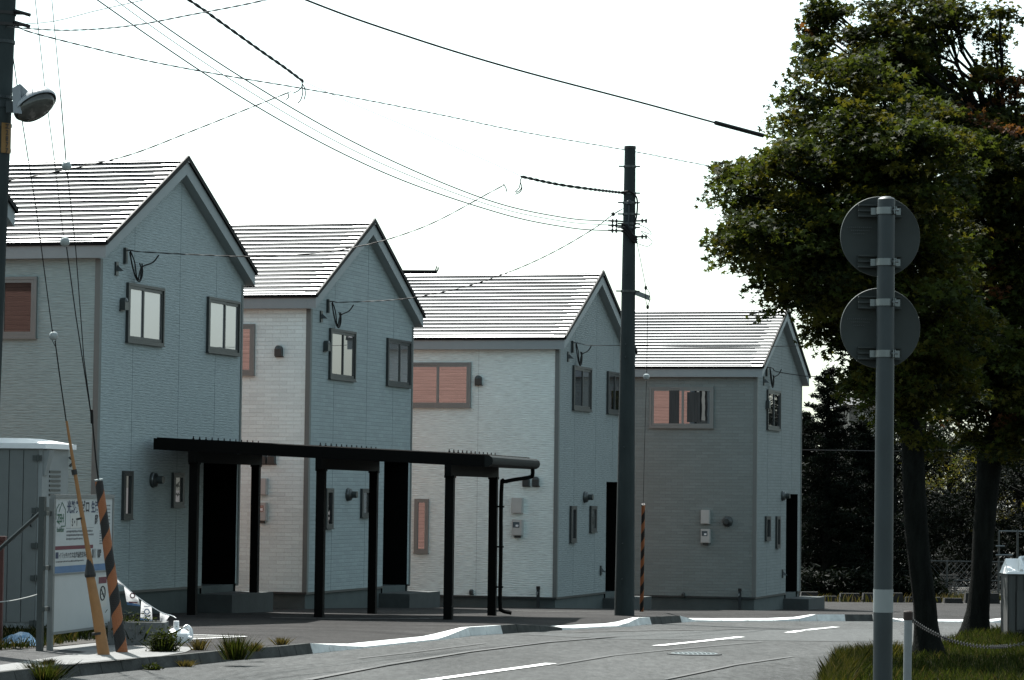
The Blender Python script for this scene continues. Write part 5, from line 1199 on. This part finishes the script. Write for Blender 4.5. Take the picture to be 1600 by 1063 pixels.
# hidden flat-roofed house behind the second roof: only its dark gutter end shows
q0 = at(560, 426, 84); q1 = at(683, 425, 84); fl = empty('flat_roofed_house', (q0.x, 84.2, T(84)), 0, 'dark eave end with gutter hook poking out behind the second roof', 'house')
m = MB(); m.box((q0.x - 2, 84.6, T(84)), (q1.x - 1.4, 90, q0.z - .25)); m.build('wall', M['farwall'], fl, True)
m = MB(); m.box((q0.x - 2.3, 84.1, q0.z - .04), (q1.x - .35, 90.3, q0.z + .03)); m.build('roof', M['gap_shade_and_edge'], fl, True)
m = MB(); m.tube([q0 + Vector((-2, -.2, 0)), q1], .05, 8); m.tube(catmull([q1 + Vector((-.02, 0, 0)), q1 + Vector((.02, 0, .06)), q1 + Vector((.03, 0, .13))], 4), .022, 6); m.tube([q1 + Vector((-.06, 0, 0)), q1 + Vector((-.03, 0, .09)), q1 + Vector((-.015, 0, .16))], .018, 6); m.build('gutter', M['gap_shade_and_edge'], fl, True)

# ------------------------------------------------------------------ grass and weeds
def blades(C, hmin, hmax, w, lean=.35):
    n = len(C); h = RNG.uniform(hmin, hmax, n); a = RNG.random(n) * 2 * np.pi; l = RNG.normal(size=(n, 2)) * lean
    t = np.stack([np.cos(a), np.sin(a), np.zeros(n)], 1) * (w / 2); mid = np.stack([l[:, 0] * h * .3, l[:, 1] * h * .3, h * .55], 1); tip = np.stack([l[:, 0] * h, l[:, 1] * h, h], 1)
    V = np.stack([C - t, C + t, C + mid + t * .7, C + tip, C + mid - t * .7], 1); return V.reshape(-1, 3)
def inpoly(x, y, P):
    c = False; n = len(P)
    for i in range(n):
        (x0, y0), (x1, y1) = P[i], P[(i + 1) % n]
        if (y0 > y) != (y1 > y) and x < (x1 - x0) * (y - y0) / (y1 - y0) + x0: c = not c
    return c
def grass(label, poly, n, h0, h1, mats, probs, off, w=.012, clump=None):
    xs = [p[0] for p in poly]; ys_ = [p[1] for p in poly]; C = []
    while len(C) < n:
        x, y = random.uniform(min(xs), max(xs)), random.uniform(min(ys_), max(ys_))
        if inpoly(x, y, poly): C.append((x, y, T(y) + off))
    C = np.array(C); o = fast_mesh('grass', blades(C, h0, h1, w), 5, mats, RNG.choice(len(mats), len(C), p=probs), None, tuple(C[0])); o['kind'] = 'stuff'; return tag(o, label, 'grass')
vg = [(p.x, p.y) for p in pxpoly(VG)]; gp = vg[:-1] + [(vg[-2][0] + .8, vg[-2][1]), (9.5, 40), (6.5, 24), (2.4, 24)]
grass('mown green grass on the shaded verge under the maples', gp, 60000, .05, .15, [M['grass'], M['lf1'], M['dry']], [.55, .35, .1], -.02, .008)
edge = [(p.x, p.y) for p in pxpoly([(1275, 1090), (1296, 1050), (1306, 1030), (1345, 1026), (1405, 1022), (1415, 1033), (1350, 1042), (1320, 1090)])]
grass('tall ragged grass along the verge edge by the sign post', edge, 9000, .08, .24, [M['grass'], M['lf2'], M['dry']], [.6, .25, .15], -.02, .007)
lg = [(p.x, p.y) for p in pxpoly([(-60, 985), (90, 983), (120, 1004), (75, 1012), (-60, 1022)])]
grass('rough grass in front of the grey cabin', lg, 5000, .05, .16, [M['grass'], M['lf0'], M['dry']], [.5, .3, .2], .01)
lg = [(p.x, p.y) for p in pxpoly([(60, 975), (205, 978), (215, 1000), (165, 1003), (110, 1003)])]
grass('weedy dark grass under the notice board', lg, 1700, .06, .2, [M['lf0'], M['grass']], [.6, .4], .01)
fg = [(p.x, p.y) for p in pxpoly([(1262, 934), (1620, 936), (1620, 943), (1262, 941)])]
grass('weed strip across the far edge of the lot', fg, 1500, .08, .3, [M['dry'], M['lf2'], M['lf0']], [.5, .25, .25], .0, .03)
def weed(label, px, py, wpx, hpx_, kind, off=0., n=150, name='weed'):
    n = int(n * 3)
    b = ground(px, py, off); k = b.y / F; rad = wpx * k / 2; h = hpx_ * k
    root = empty(name, b, 0, label, 'weed', 'weeds along the kerb')
    if kind == 'l': n //= 5; h *= .8
    C = np.array(b)[None] + RNG.normal(size=(n, 3)) * np.array([rad * .3, rad * .3, 0])
    d = C - np.array(b)[None]; V = blades(C, h * .5, h * 1.05, .007 if kind == 'g' else .012, .1).reshape(n, 5, 3)
    out = d / (rad * .3); V[:, 2:5, :2] += (out[:, None, :2] * np.array([.12, .28, .12])[None, :, None] * rad * 1.6)
    mats = {'g': [M['grass'], M['dry'], M['lf1']], 'l': [M['lf1'], M['lf0'], M['grass']], 'd': [M['dry'], M['lf0'], M['dry']]}[kind]
    fast_mesh('leaf_blades', V.reshape(-1, 3), 5, mats, RNG.choice(3, n, p=[.6, .15, .25]), root, tuple(b))
    if kind == 'l':
        c2 = np.array(b)[None] + RNG.normal(size=(n * 12, 3)) * np.array([rad * .42, rad * .4, h * .3]) + np.array([0, 0, h * .5]); c2[:, 2] = np.maximum(c2[:, 2], b.z + .01)
        fast_mesh('leaves', leaves(c2, .024, .6, QUAD * np.array([1.6, 2.2])), 4, mats, RNG.choice(3, len(c2)), root, tuple(b))
    return root
weed('bushy green weed on the pavement right of the striped guard', 255, 1019, 48, 36, 'l', 0, 260); weed('tall grassy weed clump growing over the kerb stone', 368, 1031, 44, 42, 'g', -.05, 200)
weed('leafy weed clump between the trough and striped guard', 212, 1008, 70, 48, 'l', 0, 320); weed('leafy weeds behind the yellow guard foot', 178, 1008, 40, 32, 'l', 0, 150)
weed('grass tuft at the bottom left kerb', 68, 1064, 60, 34, 'g', ROADZ, 200); weed('small weed at the kerb foot below the guards', 238, 1047, 26, 10, 'l', ROADZ, 60); weed('tiny weed at the kerb foot left of the grassy clump', 290, 1042, 24, 12, 'd', ROADZ, 60)
weed('small dry weed on the kerb top right of the clump', 397, 1018, 22, 16, 'd', 0, 60); weed('low weed where the raised kerb ends', 440, 1008, 24, 14, 'd', 0, 50); weed('sparse weed beside the white lot line', 312, 1016, 26, 20, 'd', 0, 50)
weed('small weed on the kerb by the yellow guard', 77, 1040, 22, 12, 'd', 0, 50)
# dry stalks before the board
sb_ = ground(122, 990); st = empty('dry_weed', sb_, 0, 'thin dry seed stalks in front of the notice board', 'weed'); m = MB(); hd = MB()
for i in range(14):
    p = sb_ + Vector((random.uniform(-.14, .2), random.uniform(-.1, .1), 0)); tp_ = p + Vector((random.uniform(-.16, .16), random.uniform(-.1, .1), random.uniform(.22, .42)))
    m.tube([p, p.lerp(tp_, .5) + Vector((random.uniform(-.02, .02), 0, 0)), tp_], [.004, .003, .002], 4); hd.lathe(tp_, ZZ, [(.003, 0), (.009, .01), (.003, .03)], 6)
m.build('stalk', M['bark'], st, True); hd.build('seed_head', M['bark'], st, True)

# ------------------------------------------------------------------ light
AZ = R(-28); EL = R(56)
w = bpy.data.worlds.new('World'); SC.world = w; w.use_nodes = True; nt = w.node_tree
bg = nt.nodes['Background']; sky = nt.nodes.new('ShaderNodeTexSky'); sky.sky_type = 'NISHITA'; sky.sun_disc = False
sky.sun_elevation = EL; sky.sun_rotation = AZ; sky.air_density = 1.0; sky.dust_density = 2.2; sky.ozone_density = 1.; sky.altitude = 0
hs = nt.nodes.new('ShaderNodeHueSaturation'); hs.inputs['Saturation'].default_value = .5
nt.links.new(sky.outputs[0], hs.inputs['Color']); tn = mixc(nt, 1., hs.outputs[0], (.93, 1.05, .98), 'MULTIPLY'); nt.links.new(tn, bg.inputs['Color']); bg.inputs['Strength'].default_value = .11
sd = bpy.data.lights.new('sun', 'SUN'); sd.energy = 5.; sd.angle = R(.53); sd.color = (1, .975, .93); so = bpy.data.objects.new('sun', sd); COL.objects.link(so)
sdir = Vector((math.sin(AZ) * math.cos(EL), math.cos(AZ) * math.cos(EL), math.sin(EL)))
so.rotation_euler = sdir.to_track_quat('Z', 'Y').to_euler(); so.location = sdir * 60
SC.view_settings.view_transform = 'Standard'; SC.view_settings.look = 'None'; SC.view_settings.exposure = 1.25; SC.view_settings.gamma = 1
SC.render.film_transparent = False
